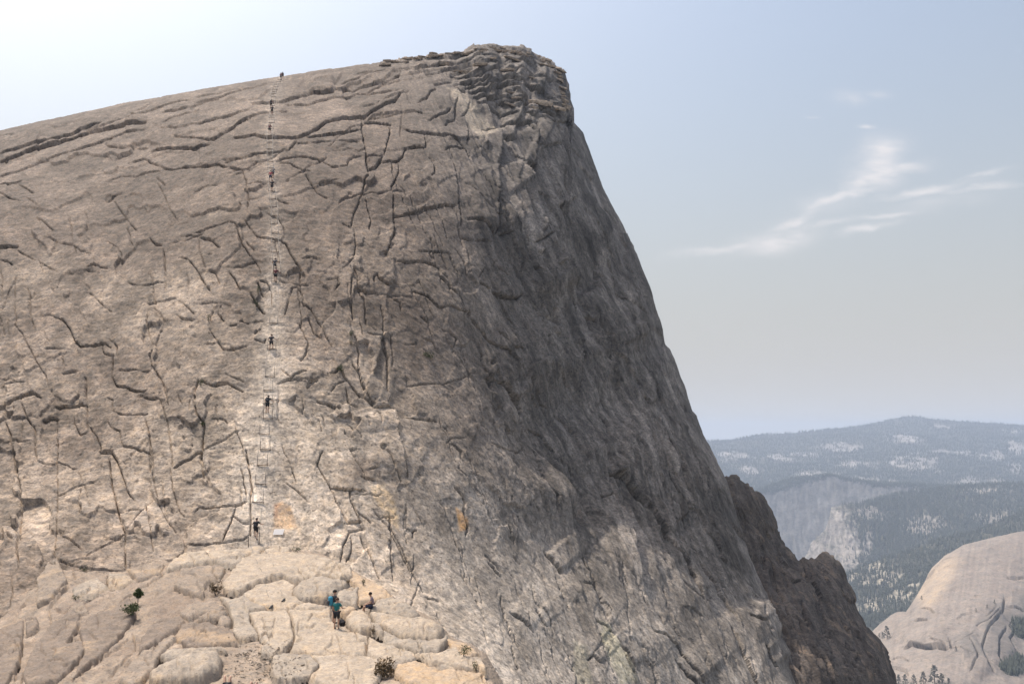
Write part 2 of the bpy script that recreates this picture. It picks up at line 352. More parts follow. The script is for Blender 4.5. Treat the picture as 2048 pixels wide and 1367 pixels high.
# every sheet edge and crack of the wall: step height (+: the sheet above / left of the running direction stands proud), g = open crack
EDGES = parse('''
A 10: 0 375 200 320 450 245 590 195 690 160 ; A 15: 0 425 130 375 350 300 560 235 750 190 1000 155 ; A 7: 0 520 200 450 300 410 380 380 540 335 720 285 850 230 990 205
A 5: 590 215 760 165 920 120 1000 85 1090 50 1200 20 1290 0 ; A 7: 1100 95 1250 65 1400 20 1490 0 ; A 5: 1110 205 1290 180 1450 140 1630 95 1709 70
A 6: 1190 250 1350 262 1450 262 1520 220 1600 180 1709 130 ; A 5: 720 310 830 330 1000 315 ; A 12: 1020 350 1080 330 1200 325 1330 325 1420 285
A 7: 870 430 980 400 1060 435 1130 465 1330 455 1450 442 ; A 5: 0 585 150 555 ; A 4: 130 580 190 605 235 640 ; A 5: 0 635 60 670 140 695 ; A 3: 190 675 270 735
A 5: 730 690 830 640 ; A g3: 1075 530 1125 580 ; A 2: 1080 560 1130 660 1180 770 1215 820 ; A 3: 290 960 340 950 420 985 500 1000 560 1040 625 1055
A 12: -30 1020 0 1015 120 995 ; A 4: 120 1020 170 1055 240 1090 ; A 5: 0 1100 60 1105 100 1140 ; A 9: 1040 955 1070 995 1105 995 ; A g4: 1120 1030 1130 1180 1125 1300
A -5: 735 980 800 1020 832 1070 830 1130 ; A 7: 600 1150 660 1130 740 1155 ; A 3: 500 1180 600 1170 660 1180 ; A -5: 1550 845 1600 850 1640 960 1680 1040 1709 1080
A 6: 1240 1080 1290 1090 1350 1160 1400 1230 1440 1300 ; A 4: 1240 945 1310 935 1400 950 1470 980 1505 1015 ; A 4: 1575 1180 1610 1220 1640 1290 ; A -5: 0 1160 15 1250 10 1367
A 3: 255 800 380 910 ; A 3: 780 690 860 800 950 910 ; A 3: 1330 920 1450 880 1550 845 ; A -4: 1360 960 1365 1040 1400 1150 ; A 4: 270 1100 350 1150 400 1180
B -6: 100 60 105 350 160 430 210 520 250 610 310 690 330 770 ; B -4: 205 120 210 300 240 380 ; B 10: 370 285 440 310 490 380 520 450 560 490 640 480 720 460 760 490
B 6: 705 465 700 500 720 540 768 545 ; B 4: 750 440 800 475 800 560 ; B 9: 775 545 775 690 800 745 850 765 900 785 990 805 1010 790 ; B g2: 815 650 900 648 1025 660
B 10: 985 840 1040 855 1095 860 ; B -5: 1095 860 1120 930 1140 1000 1165 1150 1180 1330 ; B -4: 1000 250 995 360 1035 490 ; B -6: 1040 490 1010 540 1030 620 1080 690 1110 740 1140 830 1160 910
B 4: 740 840 775 860 785 940 850 960 1020 962 ; B 9: 850 1185 930 1200 1030 1230 ; B 4: 745 1000 760 1040 830 1080 850 1180 ; B 10: 690 1210 720 1205 770 1215 800 1260 850 1367
B 14: -40 900 60 885 150 830 230 805 290 840 ; B 14: 375 895 440 880 505 875 580 880 ; B 13: 290 985 340 965 390 970 ; B 9: 430 670 525 655 ; B 6: 390 970 400 1150 405 1367
B g3: 585 700 590 880 600 1050 ; B g5: 35 1000 75 1100 100 1250 105 1350 ; B 5: 500 930 510 1000 555 1090 600 1080 ; B -6: 600 1030 660 1110 690 1200
B g4: 150 880 175 960 200 1000 240 1050 250 1280 ; B 5: 1215 160 1280 210 1330 260 ; B 8: 1210 260 1250 290 1335 295 ; B g4: 1450 230 1430 320 ; B 4: 1430 360 1490 440 1520 490 1560 505 1640 495
B 4: 1510 200 1490 250 1520 290 ; B g7: 1365 715 1340 790 1335 900 1350 960 1395 1020 1390 1160 1370 1300 ; B 6: 1400 735 1470 750 1560 740 1620 770 1665 795
B 4: 1195 1335 1350 1225 1550 1110 1640 1060 ; B 6: 310 515 380 505 440 510 ; B -4: 400 550 430 560 430 660 ; B 3: 640 140 720 220 765 250 ; B g3: 1000 1000 1030 1100 1035 1367
B g2: 745 1250 760 1367 ; B 3: 0 770 100 740 180 730 ; B 4: 600 120 640 140 ; B -3: 1105 300 1070 400 1040 480 ; B 3: 1000 190 1110 165 1200 150
C 5: -30 460 150 425 300 395 ; C 7: -30 500 130 465 250 420 420 380 520 350 ; C 4: 520 350 640 320 850 290 1050 250 1367 200 ; C 3: 540 345 700 325 900 285 1110 245
C 9: 360 515 470 505 560 495 640 470 740 450 ; C 15: 735 440 800 428 925 422 ; C 6: 930 405 1000 395 1040 405 ; C 7: 590 510 740 510 850 475 960 455 1080 430 1140 430 1250 420 1367 405
C 6: 1040 410 1100 385 1230 360 1320 330 1367 290 ; C 4: 1140 420 1250 370 1367 335 ; C 7: -30 740 90 740 180 690 270 640 330 600 400 580 470 565 600 550 ; C 3: -20 640 100 610 250 580
C 11: 230 735 380 715 460 745 560 740 660 740 730 720 800 685 850 640 960 615 1090 600 1130 595 1200 550 1260 515 1330 490 1367 440 ; C 9: 730 740 900 725 1000 705 1095 685
C 7: 170 905 330 865 450 840 600 830 630 800 660 760 ; C 8: -30 930 130 915 200 940 280 950 ; C -6: 280 950 310 1030 320 1100 325 1230 ; C 5: 530 900 600 905 700 950 760 965
C 5: 520 890 600 870 700 865 790 880 860 910 910 945 1000 940 1010 890 1050 870 1110 865 ; C -9: 1100 610 1100 700 1120 800 1130 900 1150 1000 ; C -8: 1150 1000 1120 1030 1110 1100 1080 1180 1040 1280 1030 1340
C 8: 1130 625 1200 630 1310 640 ; C 5: 1130 610 1250 600 1367 570 ; C 6: 1130 865 1250 850 ; C -6: 1300 660 1285 730 1250 850 ; C 7: 1150 935 1210 920 1235 870 ; C 5: 1250 890 1367 880
C 6: 320 1045 440 1045 ; C 4: 520 1150 560 1180 605 1190 ; C 4: 460 1250 500 1280 545 1295 575 1367 ; C 4: 310 1310 360 1367 ; C g3: 720 980 760 1060 800 1120 870 1150
C -5: 1110 1110 1130 1200 1160 1300 1150 1367 ; C 3: 1055 310 1100 290 1200 275 ; C 2: 660 780 800 775 950 765 1090 765 ; C 3: 180 1325 250 1335 270 1367 ; C 3: 980 1330 1030 1345
D -7: 250 0 270 90 330 170 400 260 415 300 ; D 5: 320 80 340 115 380 150 ; D 7: 360 10 400 55 480 65 560 75 590 100 620 160 660 220 700 290 ; D 5: 0 60 80 75 135 120 ; D 5: 205 290 250 340 275 390
D 5: 60 280 110 300 135 360 ; D 5: 0 310 60 400 ; D g8: 350 430 370 480 440 560 ; D g8: 395 360 430 440 ; D 6: 410 345 460 360 490 410 500 510 ; D 6: 700 205 760 185 800 195
D 4: 690 290 690 400 710 500 725 560 ; D g3: 575 580 600 500 630 400 670 390 690 430 ; D -6: 660 630 710 710 735 770 720 840 680 890 ; D 4: 700 500 760 540 830 650 910 800
D 9: 525 1050 600 1025 650 990 730 960 ; D 6: 600 1030 700 1020 780 1025 ; D 9: 800 1155 830 1170 890 1180 960 1215 ; D 9: 875 965 920 960 960 920 1000 1000 1050 1060 1110 1130 1160 1160 1210 1205
D 5: 900 1090 930 1040 1000 1020 ; D 7: 1010 1070 1030 1190 1085 1200 ; D -5: 1050 0 1055 100 1050 200 975 270 ; D 4: 1050 250 1080 330 1080 420 1130 500 1140 660 ; D g4: 1035 330 1030 440 1045 610
D 7: 1050 700 1100 830 1085 900 1110 1030 1150 1130 1210 1190 ; D -7: 1320 0 1300 60 1270 160 ; D 8: 1180 360 1185 320 1210 310 1240 355 ; D 9: 1100 420 1150 440 1200 430 ; D 5: 120 760 160 810 230 815 320 790
D 7: -20 1030 90 1055 190 1045 300 1100 ; D g3: 1240 740 1280 880 1295 1100 ; D g4: 370 740 440 765 450 740 ; D g3: 370 700 410 660 ; D 5: 870 340 940 330 955 380 920 430 ; D 3: 0 500 80 480 130 490
D -12: 1310 1215 1330 1300 1340 1367 ; D g2: 200 640 330 620 430 605 ; D 5: 130 560 155 600 ; D 4: 740 590 790 700 850 730 ; D 3: 560 950 610 1000
E 6: 470 165 600 150 790 140 900 130 1000 130 1100 150 ; E 6: 300 260 480 240 700 225 830 215 980 205 1080 210 ; E 6: 510 300 650 270 830 255 900 240 ; E 7: 830 270 950 250 1100 250 1270 265
E 9: 690 305 760 325 890 330 970 300 1040 285 ; E 9: 760 360 900 355 1050 360 1200 370 ; E 9: 800 385 950 375 1100 390 1150 400 ; E 8: 820 420 900 420 960 395 1030 380 ; E 11: 860 450 940 445 1000 450
E 8: 1010 295 1150 310 1290 345 1430 350 ; E 10: 1010 480 1080 490 1150 490 1230 480 ; E 9: 1040 550 1110 550 1150 560 ; E 11: 1060 610 1130 625 1190 625 ; E 9: 1190 620 1260 640 ; E 12: 1030 650 1080 700 1140 715
E 12: 1200 380 1250 420 1330 430 ; E 10: 1200 550 1270 580 ; E 10: 1270 510 1340 560 1400 600 ; E 8: 1400 620 1470 640 1520 660 ; E 5: 100 240 300 205 470 180 ; E 5: 520 190 700 185 850 170 1000 165 1200 190
E 9: 350 655 420 690 500 695 600 710 680 720 730 745 775 795 800 840 810 890 ; E 7: 375 800 430 795 515 795 ; E -5: 505 700 515 795 ; E 6: 230 890 320 885 360 850 375 800 ; E 6: 120 935 180 930 210 890 215 850
E -8: 540 870 575 930 570 980 550 1000 ; E 7: 650 655 665 615 720 605 ; E 6: 540 615 600 580 660 560 690 530 ; E 8: 470 490 520 460 550 410 590 395 ; E 7: 580 365 640 350 700 345 ; E 4: 650 820 680 800 740 800 780 820
E -16: 1030 650 1025 800 1010 890 1005 1000 1000 1200 1000 1367 ; E -7: 690 880 720 1000 735 1150 740 1200 760 1330 ; E -8: 330 900 330 960 280 1070 290 1200 290 1367 ; E 8: 300 1280 420 1250 500 1210 620 1190 720 1200
E -12: 1200 880 1210 950 1260 1040 ; E 12: 1200 880 1280 910 ; E -9: 1270 640 1270 850 1280 950 ; E -8: 1010 890 1060 950 1100 1030 1140 1180 1170 1367 ; E g5: 1460 980 1490 1080 1520 1180 ; E 7: 1280 790 1430 790
E 4: 1310 1160 1335 1367 ; E -6: 820 480 800 540 765 580 ; E -5: 740 450 720 500 715 600 ; E 4: 360 560 430 555 500 570 ; E 6: 200 590 280 570 360 560 ; E -8: 810 690 800 760 ; E 4: 890 660 960 655 1030 665
E 7: 880 480 960 490 1050 540 ; E 7: 730 380 760 405 790 410 ; E 9: 1100 420 1200 440 1230 480 ; E 8: 1230 640 1250 690 ; E -8: 1380 620 1400 700 1440 780 ; E 6: 1100 340 1170 350 1260 345
Fx 7: 310 110 380 95 460 85 540 45 640 30 720 45 ; Fx 9: 310 430 400 430 480 425 550 440 600 470 610 530 680 610 730 660 ; Fx -7: 285 150 300 230 270 290 240 370
Fx 9: 430 630 520 660 560 700 600 745 680 730 740 755 810 770 830 830 900 900 940 950 1000 980 1060 1010 1110 1060 ; Fx 6: 770 250 870 265 970 270 ; Fx 7: 800 125 880 140 950 190 990 220
Fx 5: 735 320 790 420 800 520 ; Fx 10: 980 625 1060 645 1150 665 1180 640 ; Fx -9: 1135 0 1150 100 1190 240 1230 290 ; Fx g3: 1000 420 1100 500 ; Fx -7: 1250 480 1280 560 1310 700 1340 900 1340 1100 1390 1300
Fx -7: 1460 340 1470 500 1530 650 1560 900 1580 1200 ; Fx -11: 1490 340 1560 450 1620 560 ; Fx -5: 1180 400 1200 640 1320 830 1330 1000 ; Fx g5: 1410 740 1440 850 ; Fx 7: 500 940 560 970 600 1050
Fx 7: 200 545 260 590 ; Fx 5: 280 660 340 710 350 760 ; Fx 8: 1040 1225 1100 1260 1190 1350 ; Fx 5: 215 730 235 830 230 940 270 1100 265 1300 ; Fx 3: 390 1260 520 1250 640 1255 800 1200
Fx 4: 880 520 920 460 ; Fx 5: 470 360 560 350 690 360 ; Fx 6: 1040 220 1105 215 ; Fx -6: 1330 20 1335 160 1270 270 ; Fx 8: 1260 290 1290 270 1420 195 ; Fx 5: 630 900 680 900 720 960 700 1050
Fx 5: 480 810 520 850 ; Fx 6: 1620 790 1680 820 ; Fx -4: 1100 1070 1160 1150 1150 1240 ; Fx 4: 900 560 960 600 ; Fx 4: 1000 880 1100 1000 1180 1050 ; Fx 4: 20 1100 80 1200 140 1350
G -11: 470 0 540 80 590 200 ; G g4: 680 90 705 250 ; G -7: 240 170 270 330 300 600 310 740 350 900 380 1060 ; G -7: 430 250 500 400 540 550 560 720 555 950 ; G -12: 650 390 680 520 740 610 770 740
G -16: 650 520 700 660 720 790 780 940 820 1080 880 1230 930 1350 ; G -11: 950 490 990 590 ; G -6: 910 590 950 680 ; G -5: 970 740 1060 880 1100 1010 ; G g6: 1080 1105 1120 1200 1150 1320 ; G -7: 1240 1070 1280 1240
G 7: 590 460 620 445 650 475 ; G 7: 0 890 80 900 140 990 180 1080 190 1280 ; G g5: 385 400 410 510 ; G -6: 870 340 940 480 ; G -5: 760 100 800 260 ; G 5: 800 300 880 340 ; G -6: 820 640 880 720 920 780
H -16: 120 225 150 400 190 580 215 690 ; H 10: -20 190 0 215 60 205 120 215 ; H 6: 780 30 880 35 950 80 1010 160 1030 240 1050 330 1090 400 ; H 3: 780 465 880 495 990 515 1040 480
H g6: 540 775 590 830 615 870 605 930 640 1030 630 1090 ; H 5: 1090 470 1120 640 1140 760 1200 850 1220 940 ; H 11: 1180 1190 1240 1270 1300 1335 ; H g6: 265 1100 270 1060 290 1050
H -7: 100 950 110 1090 100 1140 110 1180 95 1250 110 1330 ; H g3: 40 490 100 560 180 730 ; H 4: 0 920 100 1040 170 1180 250 1340 ; H g3: 810 600 870 760 ; H g3: 945 930 1000 1000 ; H g4: 950 1235 1000 1280
H g4: 760 1220 870 1340 ; H 5: 210 280 300 300 420 320 ; H 4: 480 470 520 430 600 430 ; H 6: 1550 830 1615 825 ; H 4: 1090 340 1170 390 1240 500 1320 600 ; H -5: 1110 150 1250 240 1260 330
I 20: 185 255 250 265 300 320 360 380 420 450 500 590 ; I 8: 500 590 600 720 680 900 ; I -11: 240 0 330 160 400 300 440 400 520 560 630 680 ; I -7: 440 360 540 560 640 760 730 920
I -15: 965 915 1010 1020 1060 1100 1090 1115 ; I g5: 640 965 670 1010 ; I 11: 1000 1170 1040 1230 1070 1270 ; I 8: 125 1020 200 1080 280 1170 340 1270 ; I 10: 540 1240 600 1300 660 1367
I 7: 410 1070 480 1110 550 1150 600 1250 690 1367 ; I 9: 830 1070 880 1160 930 1280 980 1367 ; I g4: 430 750 520 860 ; I g4: 580 820 680 920 ; I 8: 80 1230 100 1200 140 1250 ; I 4: 240 720 300 850
I 5: 60 820 100 830 ; I -6: 520 530 640 660 ; I -7: 600 60 680 200 760 380 ; I -6: 640 180 760 430 860 660 ; I 6: 700 700 780 860 860 1040 ; I -6: 860 740 930 900 ; I 5: 350 1130 430 1270 ; I 7: 920 1010 990 1050
J g5: 80 0 100 130 125 250 115 450 105 600 110 700 ; J 7: 345 0 345 300 340 480 320 620 ; J 10: 590 10 670 15 710 100 750 230 790 300 ; J g3: 640 60 660 230 700 380 730 470 735 690
J -7: 890 0 900 200 930 330 980 420 1030 470 ; J -8: 1000 120 1010 250 1050 370 1085 400 ; J -5: 850 310 870 430 890 570 ; J 7: 1135 360 1160 340 1370 335 1445 300 ; J -5: 1410 120 1445 300
J -8: 1375 345 1345 430 1300 530 ; J 5: 1080 545 1200 555 1300 540 ; J g3: 1185 0 1190 150 1205 200 ; J 6: 360 490 440 540 490 580 ; J 6: 360 640 420 670 500 690 580 695 720 700 ; J g6: 1440 0 1475 230 1465 280 1470 400 1465 500
J 4: 340 280 450 220 570 180 ; J -5: 740 470 850 350 910 280 ; J 4: 1020 120 1100 70 1185 10 ; J 3: 500 615 600 550 720 480 ; J 5: 1365 390 1420 430 1460 430 ; J 5: 1300 540 1420 520 1455 500
K 8: 680 90 700 20 715 0 ; K -7: 680 90 740 190 770 240 ; K 11: 760 215 850 225 965 230 ; K 7: 945 160 1025 170 ; K 7: 1000 110 1045 100 ; K -7: 770 240 800 320 860 420 ; K 12: 865 420 940 415
K 8: 870 470 955 455 ; K -9: 870 470 830 560 815 650 ; K -8: 880 500 880 580 855 650 ; K -5: 1105 370 1115 500 1105 560 1110 640 1130 760 ; K g3: 870 230 885 300 940 420 ; K -4: 940 0 870 0 960 150 ; K 3: 500 190 560 230 640 300
K 5: 920 350 1000 420 ; K g2: 940 500 1000 640 1050 760 ; K 3: 1090 380 1200 600 1310 830 ; K 4: 1320 855 1400 880 ; K -4: 1250 480 1265 460 ; K 7: 1820 940 1900 990 1960 1045 ; K 7: 1970 930 2040 1015 ; K 4: 1690 650 1770 730
''')
EDGES = [(h if h[0] == 'g' or p_[:, 0].mean() < 960 else str(float(h) * 1.45), p_) for h, p_ in EDGES]
# natural broken fillers: short sheet edges that follow the joint directions of each part of the wall
for _ in range(430):
    x, y = rng.uniform(-60, 1560), rng.uniform(120, 1367)
    if y < np.interp(x, SKY_TOP[:, 0], SKY_TOP[:, 1]) + 8: continue
    if x > 760 + (y - 300) * .15: ang = rng.normal(66, 7); hs = rng.choice([-1, 1, -1]); Ln = rng.uniform(30, 170)
    elif y < 420: ang = rng.normal(-12, 8); hs = 1; Ln = rng.uniform(30, 140)
    else: ang = rng.choice([rng.normal(5, 18), rng.normal(82, 12), rng.normal(82, 12)]); hs = 1 if abs(ang) < 45 else -1; Ln = rng.uniform(18, 90)
    if x < 800 and rng.random() < .5: continue
    n = max(3, int(Ln / 10)); pts = [(x, y)]
    a = math.radians(ang)
    for k in range(n):
        aa = a + rng.normal(0, .2); pts.append((pts[-1][0] + math.cos(aa) * Ln / n, pts[-1][1] + math.sin(aa) * Ln / n))
    EDGES.append((str(hs * rng.uniform(1.2, 3.4) * (1.7 if x > 950 else 1)) if rng.random() < .8 else 'g%.1f' % rng.uniform(.1, .6), np.array(pts)))

def rim_round(px, py, Y, rim, Rpx, A):
    d = seg_dist(px, py, rim)[0]
    t = np.clip(1 - d / Rpx, 0, 1)
    return Y + A * (1 - np.sqrt(np.clip(1 - t * t, 0, 1)))
def apply_edges(px, py, edges, hscale, lips=False):
    """relief along the normal, in photo pixels; lips: sideways overhang of the proud rim"""
    D = np.zeros(px.shape); TX = np.zeros(px.shape); TY = np.zeros(px.shape)
    qx = px + 1.8 * perlin(np.stack([px / 22, py / 22, 0 * px], -1)) + .8 * perlin(np.stack([px / 8, py / 8, 0 * px + 5], -1))
    qy = py + 1.8 * perlin(np.stack([px / 22, py / 22, 0 * px + 9], -1)) + .8 * perlin(np.stack([px / 8, py / 8, 0 * px + 13], -1))
    for h, poly in edges:
        groove = h[0] == 'g'
        hv = float(h[1:]) if groove else float(h) * hscale
        vert = hv < 0 and not groove
        if not groove: hv = math.copysign(.27 * abs(hv) + .3 * max(0, abs(hv) - 8), hv)
        ah = abs(hv)
        Wd = 7 if groove else min(130, max(34, 32 * ah))
        lo, hi = poly.min(0) - Wd * 1.7, poly.max(0) + Wd * 1.7
        m = (qx > lo[0]) & (qx < hi[0]) & (qy > lo[1]) & (qy < hi[1])
        if not m.any(): continue
        d, s, arc, L = seg_dist(qx[m], qy[m], poly)
        sd_ = float(poly[0, 0] * .37 + poly[0, 1] * .91)
        tap = smooth(np.minimum(arc, L - arc), -3, min(.12 * L, 5))
        e = tap * np.clip(.95 + .6 * perlin(np.stack([arc / 70, 0 * arc + sd_, 0 * arc], -1)), .45, 1.4)
        gn = tap * np.clip(.95 + 1.1 * perlin(np.stack([arc / 15, 0 * arc + sd_, 0 * arc + 3], -1)), .25, 1.7)
        if groove:
            D[m] -= (4.5 + 2.0 * ah) * gn * np.exp(-(d / 1.15) ** 2)
        else:
            up = (s * np.sign(hv)) > 0
            fall = np.clip(1 - d / (1.6 * Wd), 0, 1) ** 2 * smooth(np.minimum(arc, L - arc), -4, min(.2 * L, 22))
            D[m] += np.where(up, ah * e * fall, -.15 * ah * e * np.exp(-d / (2.2 + ah)) - (4.2 + 2.2 * ah) * gn * np.exp(-((d - .9) / (.95 + .16 * ah)) ** 2))
            if lips:
                # low side direction seen in the picture
                k = np.argmax(np.linalg.norm(np.diff(poly, axis=0), axis=1)); dv = poly[min(k + 1, len(poly) - 1)] - poly[k]
                dv = dv / np.linalg.norm(dv) * np.sign(hv)
                a_ = np.where(up, (.4 + .55 * ah) * e * np.exp(-d / 2.2), 0)
                TX[m] += a_ * -dv[1]; TY[m] += a_ * dv[0]
    return (D, TX, TY) if lips else D

px_c = np.concatenate([np.linspace(-380, -8, 38), np.arange(0, 1600, 1.8), np.linspace(1602, 1700, 24)])
N1, N2 = 670, 34
tt = np.linspace(0, 1, N1) ** 1.06
ytop = np.interp(px_c, SKY_TOP[:, 0], SKY_TOP[:, 1])
ymid = np.maximum(1372, ytop + 50)
PY = np.concatenate([ytop[:, None] + (ymid - ytop)[:, None] * tt[None], ymid[:, None] + (np.maximum(1660, ymid + 40) - ymid)[:, None] * np.linspace(0, 1, N2 + 1)[None, 1:]], 1)
PX = np.repeat(px_c[:, None], PY.shape[1], 1)
Yb = tps_eval(DOME, PX, PY)
i_r = np.searchsorted(SKY_TOP[:, 0], 1105)
Yb = rim_round(PX, PY, Yb, SKY_TOP[:i_r], 16, 9)
Yb = rim_round(PX, PY, Yb, SKY_TOP[i_r - 1:], 60, 16)
Pb = at(PX, PY, Yb)
Nb = grid_normals(Pb)
PXS = Yb / F                                              # metres per photo pixel
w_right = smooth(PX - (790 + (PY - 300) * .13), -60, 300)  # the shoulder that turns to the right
D, TX, TY = apply_edges(PX, PY, EDGES, 1.0, True)
def box_blur(A, r0, r1):
    for ax_, r in ((0, r0), (1, r1)):
        A = np.moveaxis(A, ax_, 0)
        p = np.concatenate([np.repeat(A[:1], r + 1, 0), A, np.repeat(A[-1:], r, 0)], 0).cumsum(0)
        A = np.moveaxis((p[2 * r + 1:] - p[:-2 * r - 1]) / (2 * r + 1), 0, ax_)
    return A
D = D - .85 * box_blur(D, 75, 75)
P3 = Pb
fold = np.stack([P3[..., 0] * .16, P3[..., 1] * .5, P3[..., 2] * .5], -1)
lay = fbm(fold * 1.6 + 3, 5, gain=.6, ridged=True) * .09
# lengthwise direction of the right hand shoulder
a0, a1 = at(1141, 240, 200.), at(1562, 1272, 125.)
ax = (a1 - a0) / np.linalg.norm(a1 - a0)
al = P3 @ ax
perp = P3 - al[..., None] * ax
ca, sa = .40, .917
strk = fbm(np.stack([(PX * sa - PY * ca) / 26, (PX * ca + PY * sa) / 190, 0 * PX + 3], -1), 5, gain=.6, ridged=True) * .34
D = D * (1 - .7 * (1 - smooth(PY - np.interp(PX, SKY_TOP[:, 0], SKY_TOP[:, 1]), 2, 22)) * (PX < 760))
broad = fbm(P3 * .05 + 11, 4) * .6 * smooth(PY - np.interp(PX, SKY_TOP[:, 0], SKY_TOP[:, 1]), 0, 120)
med = fbm(P3 * .3 + 31, 5, gain=.5) * .11
fine = fbm(P3 * 1.7 + 7, 3, gain=.6) * .035
crinkle = fbm(np.stack([P3[..., 0] * .8, P3[..., 1] * 2.2, P3[..., 2] * 2.2], -1) + fbm(P3 * .4, 2)[..., None] * .8, 4, gain=.62, ridged=True)
TS, TL = PX * sa - PY * ca, PX * ca + PY * sa          # across / along the fall line of the shoulder
fstrk = fbm(np.stack([TS / 8, TL / 95, 0 * PX + 61], -1), 4, gain=.6, ridged=True)
crinkle = crinkle * (1 - .85 * w_right) + 3.2 * w_right * fstrk
wpath = .95 * np.exp(-(seg_dist(PX, PY, [(505, 1085), (520, 950), (537, 800), (545, 640), (552, 500), (541, 300), (545, 210), (560, 155)])[0] / (15 + 30 * smooth(PY, 350, 1000))) ** 2)
ridgepatch = smooth(fbm(P3 * .07 + 51, 3), -.25, .3)
w_low = smooth(PX - 720, 0, 160) * smooth(PY - .35 * (PX - 900), 860, 1080)      # smooth apron below the shoulder
w_cr = smooth(PY, 700, 900) * np.exp(-((PX - 600 - (PY - 900) * .25) / 170) ** 2)   # smooth clean slabs by the cables
calm = (1 - .65 * w_low) * (1 - .55 * w_cr)
disp = D * PXS + broad + calm * (med * (.7 + .5 * w_right) + lay * (1 - w_right) + strk * w_right) + fine + calm * crinkle * .10 * (.1 + 1.2 * ridgepatch) * (1 - .8 * wpath)
# exfoliation plates: angular sheets, each with its own level, tilt and weathering
def plates(u_, v_, seed, levels=3.0):
    iu, iv = np.floor(u_).astype(np.int64), np.floor(v_).astype(np.int64)
    b1 = np.full(u_.shape, 9e9); cid = np.zeros(u_.shape, np.int64); ru = np.zeros(u_.shape); rv = np.zeros(u_.shape)
    for du in (-1, 0, 1):
        for dv in (-1, 0, 1):
            cu, cv = iu + du, iv + dv
            hsh = (cu * 73856093 ^ cv * 19349663 ^ seed * 83492791) & 0xffff
            fu = cu + ((hsh * 7919) % 1009) / 1009.0; fv = cv + ((hsh * 104729) % 997) / 997.0
            d_ = (u_ - fu) ** 2 + (v_ - fv) ** 2
            m_ = d_ < b1
            b1 = np.where(m_, d_, b1); cid = np.where(m_, hsh, cid); ru = np.where(m_, u_ - fu, ru); rv = np.where(m_, v_ - fv, rv)
    h1 = ((cid * 31337) % 997) / 997.0; h2 = ((cid * 27644437) % 991) / 991.0 - .5; h3 = ((cid * 17389) % 983) / 983.0 - .5; h4 = ((cid * 50021) % 977) / 977.0
    return np.floor(h1 * levels) / levels, ru * h2 * 2 + rv * h3 * 2, h4
wu = fbm(np.stack([PX / 70, PY / 70, 0 * PX + 21], -1), 3); wv_ = fbm(np.stack([PX / 70, PY / 70, 0 * PX + 27], -1), 3)
w_up = smooth(460 - PY + .05 * PX, -40, 120) * (1 - w_right)
w_md = (1 - smooth(460 - PY + .05 * PX, -40, 120)) * (1 - w_right)
plate_col = 0
for (wgt, uu, vv_, amp_) in ((w_up, (PX * .978 - PY * .2) / 150 + wu * .9, (PX * .2 + PY * .978) / 38 + wv_ * .8, .5), (w_up, (PX * .978 - PY * .2) / 60 + wu * .8, (PX * .2 + PY * .978) / 20 + wv_ * .8, .10),
                             (w_md, PX / 66 + wu * 1.0, PY / 95 + wv_ * .9, .40), (w_md, PX / 30 + wu * .9 + 50, PY / 36 + wv_ * .9, .08),
                             (w_right, TS / 55 + wu * .35, TL / 190 + wv_ * .6, .75), (w_right, TS / 22 + wu * .35 + 70, TL / 75 + wv_ * .6, .3)):
    lv, tl_, hc_ = plates(uu, vv_, int(amp_ * 1000))
    pk_ = .35 + .9 * smooth(fbm(np.stack([PX / 160, PY / 160, 0 * PX + amp_ * 30], -1), 2), -.3, .25)
    disp = disp + calm * wgt * pk_ * amp_ * (lv - .4 + .75 * tl_) * (1 - .8 * wpath) * smooth(PY - np.interp(PX, SKY_TOP[:, 0], SKY_TOP[:, 1]), 0, 25)
    plate_col = plate_col + wgt * (hc_ - .5) * (.34 if amp_ > .3 else .2)
# broken, blocky ground at the summit cap
drim = PY - np.interp(PX, SKY_TOP[:, 0], SKY_TOP[:, 1])
wsum = smooth(PX, 690, 850) * smooth(np.interp(PX, [690, 850, 930, 1000, 1140], [30, 60, 85, 130, 150]) - drim, 0, 30) * (PX < 1141)
def strata(scale, seed, sharp):
    b_ = (drim + 7 * fbm(np.stack([PX / 60, PY / 40, 0 * PX + seed], -1), 3)) / scale
    k_ = np.floor(b_); f_ = b_ - k_
    on = smooth(perlin(np.stack([PX / 45, k_ * 3.7 + seed, 0 * PX], -1)), -.35, .25)
    return on * f_ ** sharp
disp = disp + wsum * (strata(11.0, 2.5, 1.4) * .75 + strata(5.5, 8.5, 1.2) * .35 - .4 + fbm(P3 * .9 + 77, 3) * .14)
# overlapping steep sheets of the shoulder: proud to the right, then a sharp drop
def sheets(wl, amp, seed):
    t_ = TS / wl + .8 * fbm(np.stack([TS / 130, TL / 600, 0 * PX + seed], -1), 4, gain=.5) * (90 / wl) ** .4
    k_ = np.floor(t_); f_ = t_ - k_
    on = np.clip(.55 + 1.2 * perlin(np.stack([(PX * ca + PY * sa) / 160, k_ * 5.3 + seed, 0 * PX], -1)), 0, 1.3)
    return amp * on * np.where(f_ < .93, f_ / .93, (1 - f_) / .07)
w_sh = smooth(PX - (905 + (PY - 300) * .12), -40, 160) * smooth(drim, 20, 120)
disp = disp + (1 - .75 * w_low) * w_sh * (sheets(105, 2.3, 1.5) + sheets(40, .95, 7.5) + sheets(17, .45, 12.5) - 1.6)
PD = at(PX + np.clip(TX, -7, 7), PY + np.clip(TY, -7, 7), Yb) + Nb * disp[..., None]

